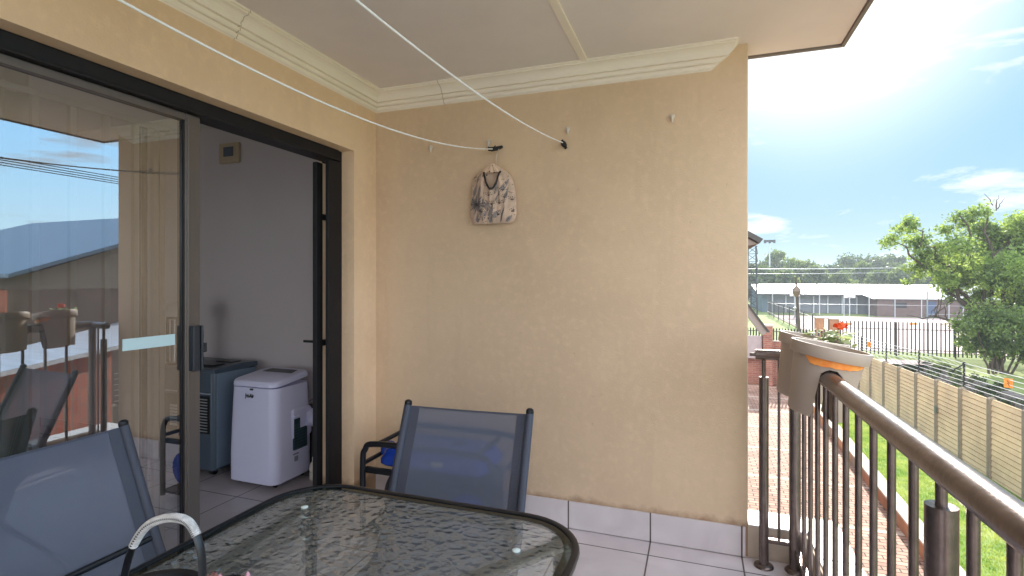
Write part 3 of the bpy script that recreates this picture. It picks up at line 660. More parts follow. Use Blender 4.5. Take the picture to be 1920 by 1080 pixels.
PINKM = mat('succulent_bud', (.65, .30, .36), .5)
b = MB()
for (cx, cy, cz) in ((-.03, .0, .045), (.035, .01, .045), (.0, -.02, .035), (.06, -.02, .03), (-.06, -.02, .03)):
    for k in range(9):
        a = k*2.399; up = .35+.4*(k/9); d = Vector((math.cos(a), math.sin(a), up*1.4)).normalized(); s_ = .022*(1-.04*k); c = Vector((cx, cy, cz)); side = d.cross(Vector((0, 0, 1))).normalized()*.0055; nrm = side.cross(d).normalized()*.0016
        b.add([c, c+d*s_*.5+side, c+d*s_, c+d*s_*.5-side, c+d*s_*.5+nrm, c+d*s_*.5-nrm], [(0, 1, 4), (1, 2, 4), (2, 3, 4), (3, 0, 4), (1, 0, 5), (2, 1, 5), (3, 2, 5), (0, 3, 5)])
    b.tube([(cx*.5, cy*.5, .02), (cx, cy, cz)], .002, 6)
b.build('leaves', SUCM, suc)
for (cx, cy) in ((.045, .015), (.0, -.01)): MB().lathe([(.001, 0), (.005, .006), (.004, .013), (0, .018)], (cx, cy, .052), 8, cap=False).build('bud', PINKM, suc, smooth=True)
b = MB(); b.lathe([(.030, 0), (.042, .034), (.044, .036), (.040, .036), (.037, .03), (0, .028)], (0, 0, .002), 24, cap=False); b.build('pot', BLACK, suc, smooth=True)

# ------------------------------------------------------------ portable air conditioner
ac = thing('portable_air_conditioner', 'white portable air conditioner on wheels standing in the doorway room', 'air conditioner', (-2.765, 2.81, 0))
WHITEP = mat('white_plastic', (.76, .77, .98), .32, spec=.5)
hw, hd = .205, .18
b = MB(); lv = [(.028, -.012, 0), (.035, 0, 0), (.20, .0, 0), (.40, -.004, 0), (.655, -.013, 0)]
b.rings([rrect(hw+o, hd+o, .06, z, 8) for z, o, _ in lv]); body = b.build('body', WHITEP, ac, smooth=True)
b = MB(); r_ = []
for o, dz in ((-.016, .0), (-.011, .003), (-.012, .022), (-.016, .034), (-.024, .039)):
    r_.append([(x, y, .658+dz+(y+hd)*.11) for x, y, _ in rrect(hw+o, hd+o, .06, 0, 8)])
b.rings(r_); tp = b.build('top_cover', WHITEP, ac, smooth=True)
b = MB(); b.add([(-.13, .045, .705+.225*.11-.0068), (.13, .045, .705+.225*.11-.0068), (.115, .125, .705+.305*.11-.0062), (-.115, .125, .705+.305*.11-.0062)], [(0, 1, 2, 3)])
for v in range(4): x, y, z = b.v[v]; b.v[v] = (x, y, .658+.039+(y+hd)*.11+.0015)
b.build('outlet_grille', mat('dark_grille', (.03, .045, .06), .4), tp)
b = MB(); b.box(-.012, .012, -hd+.006, -hd+.014, .640, .650); b.build('sensor_eye', BLACK, ac)
fc = bpy.data.curves.new('logo', 'FONT'); fc.body = 'Jet-Air'; fc.size = .036; fc.extrude = .0008; fc.offset = .0010; fc.align_x = 'CENTER'
fo_ = bpy.data.objects.new('logo', fc); C.objects.link(fo_); fo_.parent = ac; fo_.location = (-.012, -hd+.0045, .592); fo_.rotation_euler = (R(90), 0, 0); fo_.scale = (.74, 1, 1); fc.materials.append(BLACK)
bpy.context.view_layer.update(); lm = bpy.data.meshes.new_from_object(fo_); lo2 = bpy.data.objects.new('logo', lm); C.objects.link(lo2); lo2.parent = ac; lo2.location = fo_.location; lo2.rotation_euler = fo_.rotation_euler; lo2.scale = fo_.scale; bpy.data.objects.remove(fo_); lo2.name = 'logo'
# side connector with grille, faces +X
b = MB(); b.rings([[(hw-.02+q, y*s2+.06, z*s2+.39-(.0)) for (y, z, _) in rrect(.085, .095, .02, 0, 5)] for q, s2 in ((.0, 1.12), (.022, 1.04), (.030, 1.0))]); b.build('side_housing', WHITEP, ac, smooth=True)
b = MB(); b.tube([(hw-.02, hd-.06, .40), (hw+.035, hd+.01, .40)], .062, 24); b.build('hose_collar', WHITEP, ac, smooth=True)
GR = mat('side_grille', (.035, .07, .09), .4)
b = MB(); xg = hw+.0125
b.box(hw-.01, xg, -.022, .032, .36, .43)
b.box(hw-.01, xg, -.022, .10, .22, .359)
b.build('side_grille', GR, ac)
b = MB()
for k in range(9): b.box(xg-.001, xg+.002, -.02, .098 if k < 7 else .03, .225+k*.02, .229+k*.02)
b.build('grille_slats', mat('slat_dark', (.07, .11, .13), .4), ac)
b = MB(); b.box(hw-.01, xg+.012, -.03, .03, .44, .455); b.build('latch', WHITEP, ac, bevel=.003)
b = MB(); b.box(hw+.0005, hw+.002, -.02, .03, .185, .195); b.box(hw+.0005, hw+.002, -.01, .025, .14, .175); b.build('rating_label', mat('label_grey', (.30, .30, .38), .5), ac)
for (x, y) in ((-.15, -.12), (.15, -.12), (-.15, .12), (.15, .12)):
    b = MB(); b.tube([(x-.01, y, .015), (x+.01, y, .015)], .0145, 12); b.build('castor', BLACK, ac, smooth=True)
# ------------------------------------------------------------ cabinet heater
BLUEG = mat('heater_enamel', (.075, .105, .14), .35, var=.08)
BLUEL = mat('heater_side', (.20, .27, .35), .35)
ht = thing('cabinet_heater', 'slate blue cabinet heater with front grille beside the white air conditioner', 'heater', (-3.42, 2.86, 0))
b = MB(); b.rings([rrect(.285+o, .19+o, .03, z, 5) for z, o in ((.05, 0), (.70, 0), (.735, -.006), (.745, -.02))]); b.build('body', BLUEG, ht, smooth=True)
b = MB(); b.box(.284, .2885, -.165, .175, .06, .715); b.build('side_panel', BLUEL, ht, bevel=.002)
b = MB(); b.prism([(-.19, .72), (.19, .72), (.19, .755), (.05, .762), (-.19, .748)], 'x', -.287, .29); b.build('top_panel', BLUEG, ht, bevel=.006)
b = MB(); b.box(.03, .21, -.12, -.03, .7565, .765); b.box(.06, .22, .02, .10, .7605, .768); b.build('carry_recess', BLACK, ht, bevel=.003)
b = MB(); b.box(-.24, .25, -.194, -.191, .30, .56); b.build('grille_back', BLACK, ht)
b = MB()
for k in range(12): b.box(.16, .235, -.200, -.196, .315+k*.02, .321+k*.02)
for k in range(3): b.box(-.2+k*.17, -.196+k*.17, -.201, -.197, .31, .55)
for k in range(7): b.box(-.12, .02, -.200, -.196, .335+k*.022, .35+k*.022)
b.build('grille_bars', mat('grille_steel', (.55, .60, .62), .3, metal=.5), ht)
b = MB(); b.box(-.26, .26, -.197, -.191, .575, .582); b.build('trim_strip', mat('trim_grey', (.35, .40, .45), .4), ht)
b = MB()
for x in (-.22, .22):
    for y in (-.13, .13): b.tube([(x-.012, y, .025), (x+.012, y, .025)], .024, 12); b.box(x-.02, x+.02, y-.02, y+.02, .035, .052)
b.build('castors', BLACK, ht)
# lantern
ln = thing('lantern', 'dark upright lantern with pale dome cap standing on the heater', 'lantern', (-3.60, 2.77, .752))
b = MB(); b.lathe([(.075, 0), (.075, .010), (.07, .016)], (0, 0, 0), 20)
for k in range(4): a = R(45+90*k); b.box(.055*math.cos(a)*1.2-.006, .055*math.cos(a)*1.2+.006, .055*math.sin(a)*1.2-.006, .055*math.sin(a)*1.2+.006, .016, .33)
b.lathe([(.07, .33), (.075, .335), (.075, .35)], (0, 0, 0), 20); b.build('frame', BLACK, ln)
b = MB(); b.lathe([(.045, .02), (.045, .32)], (0, 0, 0), 20); gq, _, _, _ = glassmat('lantern_glass', .15, (.7, .7, .7)); b.build('chimney', gq, ln, smooth=True)
b = MB(); b.lathe([(.10, .355), (.105, .375), (.10, .40), (.08, .43), (.05, .45), (0, .458)], (0, 0, -.006), 24, cap=False); b.build('dome', mat('dome_enamel', (.50, .48, .44), .4), ln, smooth=True)
# alarm keypad
kp = thing('alarm_keypad', 'small cream keypad box high on the inner room wall', 'keypad', (-3.45, RY-.002, 2.36))
b = MB(); b.box(-.10, .10, -.03, 0, -.08, .08); b.build('case', mat('keypad_case', (.50, .40, .26), .6), kp, bevel=.01)
b = MB(); b.box(-.045, .055, -.036, -.0305, -.03, .045); b.build('screen', mat('keypad_screen', (.12, .14, .17), .2), kp, bevel=.003)
# bin & bottle & cable behind the AC
b = MB(); b.box(-3.0, -2.30, RY-.10, RY-.012, 0, .46); tag(b.build('storage_box', mat('dark_box', (.035, .032, .035), .7), bevel=.01), 'low dark storage box against the room wall behind the air conditioner', 'box')
bt = thing('plastic_jug', 'small cream plastic jug on the floor right of the air conditioner', 'jug', (-2.475, 2.90, 0))
b = MB(); b.lathe([(.032, 0), (.035, .01), (.035, .05), (.028, .055), (.035, .06), (.034, .10), (.018, .12), (.014, .125)], (0, 0, 0), 18); b.build('body', mat('cream_plastic', (.62, .58, .48), .5), bt, smooth=True)
b = MB(); b.lathe([(.017, .125), (.017, .15), (0, .152)], (0, 0, 0), 14, cap=False); b.build('cap', mat('cap_white', (.75, .73, .7), .5), bt, smooth=True)
b = MB(); b.tube([(-2.56+.07*math.cos(a)+.03, 2.97-.004*a, .44+.09*math.sin(a)) for a in [R(k*12-100) for k in range(20)]], .004, 8)
tag(b.build('power_cable', mat('cable_grey', (.14, .14, .15), .5), smooth=True), 'thin looped grey cable hanging behind the air conditioner', 'cable')

# ------------------------------------------------------------ generator behind chair
ge = thing('generator', 'portable generator with blue tank in a black tube frame behind the chair', 'generator', (-1.29, 2.50, 0))
def hoop(y):
    return spline([(-.37, y, .03), (-.37, y, .40), (-.355, y, .475), (-.30, y, .51), (0, y, .515), (.30, y, .51), (.355, y, .475), (.37, y, .40), (.37, y, .03)], 6)
for y_ in (-.19, .19):
    b = MB(); b.tube(hoop(y_), .0155, 14); b.build('frame_hoop', BLACKTUBE, ge, smooth=True)
b = MB()
for x in (-.37, .37):
    for z in (.05, .40): b.tube([(x, -.19, z), (x, .19, z)], .012, 10)
for x in (-.28, .28): b.tube([(x, -.19, .512), (x, .19, .512)], .012, 10)
b.box(-.36, .36, -.19, .19, .045, .06); b.box(-.36, .36, -.18, -.165, .35, .38); b.build('cross_member', BLACKTUBE, ge)
BLUE = mat('blue_enamel', (.015, .06, .42), .25)
b = MB(); b.rings([rrect(.30+o, .165+o, .05, z, 6) for z, o in ((.39, -.01), (.40, 0), (.42, .0), (.47, -.025), (.495, -.07))]); b.build('fuel_tank', BLUE, ge, smooth=True)
b = MB(); b.lathe([(.035, .47), (.035, .50), (.02, .508)], (.1, 0, 0), 18); b.build('fuel_cap', BLACK, ge, smooth=True)
b = MB(); b.lathe([(.045, .40), (.042, .445), (.03, .46), (0, .463)], (-.335, .0, 0), 18, cap=False); b.build('air_dome', BLUE, ge, smooth=True)
b = MB(); b.box(-.10, .30, -.14, .14, .08, .36); b.tube([(-.30, 0, .2), (-.10, 0, .2)], .11, 20); b.build('engine', mat('engine_dark', (.03, .03, .035), .5, bump=.5, bscale=20), ge, bevel=.01)
b = MB(); b.box(-.09, .12, -.162, -.141, .12, .34); b.build('control_panel', mat('panel_dark', (.05, .05, .06), .4), ge, bevel=.004)
b = MB(); b.lathe([(.10, 0), (.105, .02), (.0, .03)], (0, 0, 0), 22, cap=False); o = b.build('starter_cover', BLUE, ge, smooth=True); o.location = (.22, -.142, .2); o.rotation_euler = (R(90), 0, 0)
b = MB(); b.box(.02, .09, -.1925+.02, -.1715, .425, .45); b.build('tank_label', mat('label_white', (.6, .6, .6), .5), ge)

# ------------------------------------------------------------ washing lines, hooks, wall plugs, peg bag
def line(name, label, x, a, zmin, ymid, y1):
    t = thing(name, label, 'washing line', (x, y1, zmin+a*(y1-ymid)**2), 0, 'washing lines under the ceiling')
    z1 = zmin+a*(y1-ymid)**2; pts = []
    for k in range(61):
        y = y1-(y1+1.5)*k/60; pts.append((0, y-y1, zmin+a*(y-ymid)**2-z1))
    b = MB(); b.tube(pts, .0031, 8); b.build('cord', WHITECORD, t, smooth=True)
    zz = zmin+a*(-1.5-ymid)**2-z1
    b = MB(); b.tube([(0, -1.5-y1, zz), (0, -1.5-y1, CEIL-z1)], .003, 8); b.build('ceiling_hook', BLACK, t)
    return t
t1 = line('washing_line', 'white cord line ending at a black tie above the peg bag', -1.09, .078, 1.915, 1.15, 2.74)
t2 = line('washing_line', 'white cord line ending at a black tie right of the peg bag', -.69, .0425, 1.97, .9, 2.77)
def tie(t, pts, r):
    b = MB(); b.tube(pts, r, 9)
    for k in range(10):
        p = Vector(pts[0]).lerp(Vector(pts[-1]), rnd.random()); q = Vector((rnd.uniform(-1, 1), rnd.uniform(-1, .2), rnd.uniform(-1, 1))).normalized()
        b.tube([p, p+q*rnd.uniform(.010, .019), p+q*.014+Vector((rnd.uniform(-.01, .01), 0, -.006))], .004, 6)
    b.build('tie', mat('black_tape', (.012, .012, .014), .8), t, smooth=True)
tie(t1, [(-.022, -.022, -.004), (0, 0, 0), (.018, .03, .010), (.034, .05, .022)], [.011, .013, .012, .008])
tie(t2, [(-.002, -.012, .004), (.0, .0, -.004), (.004, .02, -.012)], [.010, .016, .012])
PLUG = mat('plug_plastic', (.62, .55, .47), .6)
plug0 = None
for (x, z, lab) in ((-1.52, 2.17, 'small pale wall plug on the beige wall, leftmost of the row'), (-1.14, 2.172, 'small pale wall plug directly above the peg bag tie'), (-.67, 2.20, 'small pale wall plug above the black tie of the right line'), (-.12, 2.21, 'small pale wall plug alone at the far right of the beige wall')):
    if plug0 is None:
        b = MB(); b.lathe([(.0075, 0), (.010, .004), (.009, .008), (.004, .010), (0, .0105)], (0, 0, 0), 12, cap=False); b.tube([(0, 0, .006), (0, -.012, .008), (0, -.022, .006)], [.006, .005, .003], 8)
        plug0 = b.build('wall_plug', PLUG, smooth=True); o = plug0
    else: o = plug0.copy(); C.objects.link(o)
    o.scale = (1.35, 1.35, 1.35); o.location = (x, DY-.001, z); o.rotation_euler = (R(90), 0, rnd.uniform(-.1, .1)); tag(o, lab, 'wall plug', 'plugs left in the end wall')
pg = thing('peg_bag', 'floral cream and black fabric peg bag on a hanger', 'peg bag', (-1.105, 2.765, 1.69))
m, nt, bs = new_mat('floral_cloth'); l = nt.links.new
tc = N(nt, 'ShaderNodeTexCoord'); bs.inputs['Roughness'].default_value = .9
nz = N(nt, 'ShaderNodeTexNoise'); nz.inputs['Scale'].default_value = 14; nz.inputs['Detail'].default_value = 2; nz.inputs['Distortion'].default_value = 2.2
l(tc.outputs['Object'], nz.inputs['Vector'])
r1_ = N(nt, 'ShaderNodeMapRange'); r1_.inputs[1].default_value = .50; r1_.inputs[2].default_value = .56; l(nz.outputs[0], r1_.inputs[0])
v1 = N(nt, 'ShaderNodeTexVoronoi', feature='DISTANCE_TO_EDGE'); v1.inputs['Scale'].default_value = 22; nz2 = N(nt, 'ShaderNodeTexNoise'); nz2.inputs['Scale'].default_value = 9
vm = N(nt, 'ShaderNodeMix', data_type='VECTOR'); vm.inputs['Factor'].default_value = .12; l(tc.outputs['Object'], vm.inputs['A']); l(nz2.outputs['Color'], vm.inputs['B']); l(vm.outputs['Result'], v1.inputs['Vector'])
r2_ = N(nt, 'ShaderNodeMapRange'); r2_.inputs[1].default_value = .03; r2_.inputs[2].default_value = .06; r2_.inputs[3].default_value = 1; r2_.inputs[4].default_value = 0; l(v1.outputs['Distance'], r2_.inputs[0])
nz3 = N(nt, 'ShaderNodeTexNoise'); nz3.inputs['Scale'].default_value = 12; l(tc.outputs['Object'], nz3.inputs['Vector'])
r3_ = N(nt, 'ShaderNodeMapRange'); r3_.inputs[1].default_value = .50; r3_.inputs[2].default_value = .53; l(nz3.outputs[0], r3_.inputs[0])
mul = N(nt, 'ShaderNodeMath', operation='MULTIPLY'); l(r2_.outputs[0], mul.inputs[0]); l(r3_.outputs[0], mul.inputs[1])
xa = N(nt, 'ShaderNodeMix', data_type='RGBA'); xa.inputs['A'].default_value = (.88, .64, .48, 1); xa.inputs['B'].default_value = (.15, .13, .135, 1); l(r1_.outputs[0], xa.inputs['Factor'])
xb = N(nt, 'ShaderNodeMix', data_type='RGBA'); xb.inputs['B'].default_value = (.03, .028, .032, 1); l(xa.outputs['Result'], xb.inputs['A']); l(mul.outputs[0], xb.inputs['Factor']); l(xb.outputs['Result'], bs.inputs['Base Color'])
FLORAL = mat('peg_bag_cotton', (.68, .50, .38), .9, var=.25, vscale=20)
PGREY = mat('print_grey', (.20, .175, .175), .9, col2=(.36, .31, .29), vscale=60, stretch=(3, 1, .6)); PBLACK = mat('print_black', (.035, .03, .035), .9)
m, nt, bs = new_mat('dotted_lining'); l = nt.links.new
tc = N(nt, 'ShaderNodeTexCoord'); v1 = N(nt, 'ShaderNodeTexVoronoi'); v1.inputs['Scale'].default_value = 48; l(tc.outputs['Object'], v1.inputs['Vector'])
r_ = N(nt, 'ShaderNodeMapRange'); r_.inputs[1].default_value = .20; r_.inputs[2].default_value = .26; l(v1.outputs['Distance'], r_.inputs[0])
x = N(nt, 'ShaderNodeMix', data_type='RGBA'); x.inputs['A'].default_value = (.06, .04, .04, 1); x.inputs['B'].default_value = (.72, .53, .39, 1); l(r_.outputs[0], x.inputs['Factor']); l(x.outputs['Result'], bs.inputs['Base Color']); bs.inputs['Roughness'].default_value = .9
DOTS = m
def outline(t):   # half width by height fraction 0 bottom..1 top
    H = [(0, .105), (.03, .130), (.12, .142), (.3, .141), (.5, .137), (.65, .130), (.76, .118), (.83, .100), (.90, .065), (.96, .03), (1, .012)]
    for i in range(len(H)-1):
        if H[i][0] <= t <= H[i+1][0]:
            f = (t-H[i][0])/(H[i+1][0]-H[i][0]); return H[i][1]*(1-f)+H[i+1][1]*f
    return .01
b = MB(); nu, nv = 36, 44; HH = .345
def depth(u, v):
    e = max(0, 1-abs(u)**2.4)*min(1, (1-v)*3.5+.12)*min(1, v*6+.35)
    fold = .0045*math.sin(u*13+v*3)*e+.003*math.sin(u*29-v*7)*e
    return .034*e+fold
def front(u, v):
    w = outline(v); y = -depth(u, v); return (u*w+.004*math.sin(v*5), y, v*HH)
for j in range(nv+1):
    for i in range(nu+1): b.v.append(front(i/nu*2-1, j/nv))
def inhole(u, v):
    x = u*outline(v); z = v*HH; return abs(x-.004) < .050*math.sqrt(max(0, (z-.19)/.10)) and z < .300 and z > .19
for j in range(nv):
    for i in range(nu):
        if not inhole((i+.5)/nu*2-1, (j+.5)/nv): a = j*(nu+1)+i; b.f.append((a, a+1, a+nu+2, a+nu+1))
fc_ = b.build('front_cloth', FLORAL, pg, smooth=True)
def onbag(x, z, off=.0012):
    v = min(.995, max(.005, z/HH)); u = max(-.99, min(.99, (x-.004*math.sin(v*5))/outline(v))); return (x, -depth(u, v)-off, z)
def skip_hole(x, z): return inhole((x-.0)/outline(min(.99, max(.01, z/HH))), z/HH)
def leaf(b, x0, z0, x1, z1, w, off=.0012, n=8):
    dx, dz = x1-x0, z1-z0; Ln = math.hypot(dx, dz); nx_, nz_ = -dz/Ln, dx/Ln; pts = []
    for k in range(n+1):
        t = k/n; cx, cz = x0+dx*t, z0+dz*t; ww = w*math.sin(math.pi*min(1, t*.96+.03))**.8*(1.15-.4*t)
        pts.append((cx+nx_*ww, cz+nz_*ww)); pts.append((cx-nx_*ww, cz-nz_*ww))
    for k in range(n):
        q = [pts[2*k], pts[2*k+1], pts[2*k+3], pts[2*k+2]]
        if any(skip_hole(*p) or abs(p[0]) > outline(min(.99, max(.01, p[1]/HH)))*.985 or not .004 < p[1] < .335 for p in q): continue
        b.add([onbag(p[0], p[1], off) for p in q], [(0, 1, 2, 3)])
def bz(px, py): return ((px-530)/570*.28, (995-py)/750*.345)
gb, kb = MB(), MB()
for (a0, a1, a2, a3, w) in ((480, 985, 620, 640, .012), (505, 980, 600, 850, .016), (620, 660, 745, 450, .013), (560, 930, 655, 830, .014), (430, 690, 540, 880, .020), (300, 650, 345, 500, .012), (370, 660, 400, 520, .012), (345, 480, 400, 370, .010), (690, 760, 735, 560, .008), (640, 980, 700, 800, .007), (330, 990, 420, 800, .016), (270, 760, 300, 640, .010), (580, 640, 610, 500, .009), (700, 985, 780, 900, .010), (420, 960, 480, 830, .010)):
    leaf(gb, *bz(a0, a1), *bz(a2, a3), w); x0, z0 = bz(a0, a1); x1, z1 = bz(a2, a3); leaf(kb, x0, z0, x1, z1, .0013, .0020)
fxc, fzc = bz(345, 750)
for k in range(17):
    a = k*2*math.pi/17; r_ = .046 if k % 2 else .062; leaf(gb, fxc, fzc, fxc+r_*math.cos(a)*.9, fzc+r_*math.sin(a), .0055, .0024); leaf(kb, fxc, fzc, fxc+r_*.95*math.cos(a+.12), fzc+r_*.95*math.sin(a+.12), .0017, .0030)
for (a0, a1) in ((545, 770), (640, 760), (625, 900), (450, 790), (680, 600), (780, 720), (790, 860), (420, 860), (510, 660), (300, 420), (700, 690)):
    x0, z0 = bz(a0, a1)
    for k in range(5): a = .4+k*.55; x1, z1 = x0+.018*math.cos(a), z0+.018*math.sin(a); leaf(kb, x0, z0, x1, z1, .0012, .0026); leaf(kb, x1, z1, x1+.005*math.cos(a), z1+.005*math.sin(a), .0028, .0026)
for k in range(46):
    z0 = rnd.uniform(.01, .33); w_ = outline(z0/HH); x0 = rnd.uniform(-w_, w_)*.95; leaf(kb, x0, z0, x0+.005, z0+.004, .0022, .0018)
gb.build('leaf_print', PGREY, fc_); kb.build('line_print', PBLACK, fc_)
b = MB()
for j in range(nv+1):
    for i in range(nu+1):
        u = i/nu*2-1; v = j/nv; b.v.append((u*outline(v)+.004*math.sin(v*5), .008*(1-abs(u)), v*HH))
for j in range(nv):
    for i in range(nu): a = j*(nu+1)+i; b.f.append((a, a+1, a+nu+2, a+nu+1))
b.build('back_cloth', DOTS, pg, smooth=True)
# dotted yoke above the opening
b = MB()
for j in range(37, nv+1):
    for i in range(nu+1):
        p = front(i/nu*2-1, j/nv); b.v.append((p[0]*1.005, p[1]-.002, p[2]))
for j in range(nv-37):
    for i in range(nu):
        u = (i+.5)/nu*2-1
        if abs(u*outline((j+37)/nv)) < .055 or j > 5: a = j*(nu+1)+i; b.f.append((a, a+1, a+nu+2, a+nu+1))
b.build('yoke', DOTS, pg, smooth=True)
b = MB(); pts = []
for k in range(25):
    s_ = k/24*2-1; z = .19+.10*s_*s_+.004; x = .004+.050*s_; v = z/HH; u = x/outline(v); pts.append((x, -depth(u, v)-.002, z))
b.tube(pts, .0058, 8); b.build('binding', BLACK, pg, smooth=True)
b = MB(); b.tube(spline([(.02, -.002, .335), (.022, -.002, .375), (.028, -.003, .40), (.04, -.003, .415), (.034, -.003, .43)], 6), .003, 8); b.build('hanger_hook', GATE, pg, smooth=True)

# ------------------------------------------------------------ garden edging
ed = thing('garden_edging', 'low orange brick edging wall with pale coping between paving and lawn', 'wall')
b = MB(); x0, x1 = kx(-6), kx(22.6)
M0 = [(x0, -6), (x0+.20, -6), (x1+.20, 22.6), (x1, 22.6)]
b.prism(M0, 'z', GZ, GZ+.24); b.build('brick_base', BRICKX, ed)
b = MB(); yy = -6.0
while yy < 22.3:
    a0, a1 = kx(yy), kx(yy+.595); b.prism([(a0-.02, yy+.005), (a0+.23, yy+.005), (a1+.23, yy+.595), (a1-.02, yy+.595)], 'z', GZ+.2405, GZ+.28); yy += .6
b.build('coping', COPING, ed, bevel=.006)

# ------------------------------------------------------------ precast fence with electric wires
def fx(y): return 5.66-.035*(y-12.4)
def ft(y): return -1.05-.0205*(y-12.4)
fence = thing('precast_fence', 'cream ribbed precast concrete fence running down the lawn side', 'fence', (fx(12.4), 12.4, GZ))
FO = Vector(fence.location)
posts = [6.4+1.13*k for k in range(15)]
for i, y in enumerate(posts):
    x = fx(y); z1 = ft(y)+.03
    b = MB(); b.box(-.065, .065, -.055, .055, -.1, z1-GZ-.02); b.add([(-.065, -.055, z1-GZ-.02), (.065, -.055, z1-GZ-.02), (.065, .055, z1-GZ-.02), (-.065, .055, z1-GZ-.02), (-.03, -.02, z1-GZ+.02), (.03, -.02, z1-GZ+.02), (.03, .02, z1-GZ+.02), (-.03, .02, z1-GZ+.02)], [(0, 1, 5, 4), (1, 2, 6, 5), (2, 3, 7, 6), (3, 0, 4, 7), (4, 5, 6, 7)])
    o = b.build('post', CONCPOST, fence); o.location = (x-FO.x, y-FO.y, 0)
    if i < len(posts)-1:
        y2 = posts[i+1]; xb = fx(y2); z2 = ft(y2)+.03
        b = MB(); H_ = ft((y+y2)/2)-GZ; nr = 16; prof_ = []
        for k in range(nr):
            h0 = .09*H_/1.7*0+k*H_/nr; h1 = (k+1)*H_/nr; prof_ += [(-.034, h0+.002), (-.022, h1-.016), (.012, h1-.014), (.012, h1-.001)]
        n = len(prof_)
        for (px_, py_) in ((x-FO.x, y-FO.y+.056), (xb-FO.x, y2-FO.y-.056)):
            for (o_, h) in prof_: b.v.append((px_+o_, py_, h))
        for k in range(n-1): b.f.append((k, k+1, n+k+1, n+k))
        ob = len(b.v)
        b.add([(x-FO.x+.02, y-FO.y+.056, 0), (xb-FO.x+.02, y2-FO.y-.056, 0), (xb-FO.x+.02, y2-FO.y-.056, H_), (x-FO.x+.02, y-FO.y+.056, H_), (x-FO.x-.030, y-FO.y+.056, H_+.001), (xb-FO.x-.030, y2-FO.y-.056, H_+.001)], [(0, 1, 2, 3), (3, 2, 5, 4)])
        b.build('panel', CONC, fence)
bx_ = MB(); bx_.box(-.10, -.066, -.05, .03, .95, 1.12); o = bx_.build('junction_box', mat('box_green', (.12, .16, .14), .5), fence, bevel=.01); o.location = (fx(posts[8])-FO.x, posts[8]-FO.y-.06, 0)
ef = thing('electric_fence', 'electric fence of thin steel wires on dark brackets above the precast fence', 'fence', (fx(12.4), 12.4, -1.05))
EO = Vector(ef.location)
for i in (4, 5, 7, 8+1, 11, 13):
    y = posts[i]; b = MB(); zt = ft(y)
    b.box(-.014, .014, -.014, .014, -.12, .62)
    for k in range(6): b.box(-.02, .02, .014, .03, .07+k*.1, .10+k*.1)
    o = b.build('bracket', IRON, ef); o.location = (fx(y)-EO.x+.03, y-EO.y, zt-EO.z)
b = MB(); b.tube([(0, 0, .60), (-.05, -.04, .55), (-.24, -.03, .40)], .014, 6); o = b.build('stay', IRON, ef); o.location = (fx(posts[7])-EO.x+.03, posts[7]-EO.y, ft(posts[7])-EO.z)
for k in range(6):
    z = .085+k*.1; b = MB(); y0, y1 = posts[0], posts[14]
    b.tube([(fx(y0)-EO.x+.03, y0-EO.y+.03, ft(y0)+z-EO.z), (fx(y1)-EO.x+.03, y1-EO.y+.03, ft(y1)+z-EO.z)], .007, 5); b.build('wire', WHITECORD, ef)
for (y, z) in ((posts[5]+.62, .42), (posts[12]+.3, .42)):
    b = MB(); b.box(-.004, .004, -.065, .065, -.09, .09); o = b.build('warning_sign', ORANGE, ef); o.rotation_euler = (0, 0, R(55)); o.location = (fx(y)-EO.x+.02, y-EO.y, ft(y)+z-EO.z)
    b = MB(); b.tube([(-.006, .02, .05), (-.006, -.015, .0), (-.006, .012, -.005), (-.006, -.02, -.055)], .006, 5); q = b.build('bolt_mark', BLACK, o)

# ------------------------------------------------------------ foliage tools
def leaves(name, m, parent, blobs, n, size, seed=1, flat=.6, shell=.5):
    rs = np.random.RandomState(seed); vol = np.array([bl[3]*bl[3]*(bl[4] if len(bl) > 4 else bl[3]) for bl in blobs]); pr_ = vol**.8; pr_ /= pr_.sum()
    idx_ = rs.choice(len(blobs), n, p=pr_)
    B_ = np.array([[bl[0], bl[1], bl[2], bl[3], bl[4] if len(bl) > 4 else bl[3]*.8] for bl in blobs])[idx_]
    d = rs.normal(size=(n, 3)); d /= np.linalg.norm(d, axis=1)[:, None]
    # clumps: snap part of the directions to sub-clusters
    nc = 26*len(blobs); cd_ = rs.normal(size=(nc, 3)); cd_ /= np.linalg.norm(cd_, axis=1)[:, None]; ci = idx_*26+rs.randint(0, 26, n)
    d = d*.40+cd_[ci]*.80; rad = (rs.uniform(0, 1, n)**.45)*(1-shell)+shell*rs.uniform(.55, 1.05, n)
    crad = rs.uniform(.6, 1.15, nc)[ci]
    P = B_[:, :3]+d*rad[:, None]*crad[:, None]*np.stack([B_[:, 3], B_[:, 3], B_[:, 4]], 1)
    a = rs.normal(size=(n, 3)); a /= np.linalg.norm(a, axis=1)[:, None]; bq = rs.normal(size=(n, 3)); bq -= a*(a*bq).sum(1)[:, None]; bq /= np.linalg.norm(bq, axis=1)[:, None]
    s_ = size*rs.uniform(.6, 1.3, n)[:, None]
    V = np.stack([P-a*s_, P+bq*s_*.45, P+a*s_, P-bq*s_*.45], 1).reshape(-1, 3)
    me = bpy.data.meshes.new(name); me.vertices.add(4*n); me.vertices.foreach_set('co', V.ravel().astype(np.float32))
    me.loops.add(4*n); me.loops.foreach_set('vertex_index', np.arange(4*n, dtype=np.int32)); me.polygons.add(n)
    me.polygons.foreach_set('loop_start', np.arange(0, 4*n, 4, dtype=np.int32)); me.polygons.foreach_set('loop_total', np.full(n, 4, dtype=np.int32))
    me.update(); me.validate(); me.materials.append(m)
    o = bpy.data.objects.new(name, me); C.objects.link(o)
    if parent: o.parent = parent
    return o
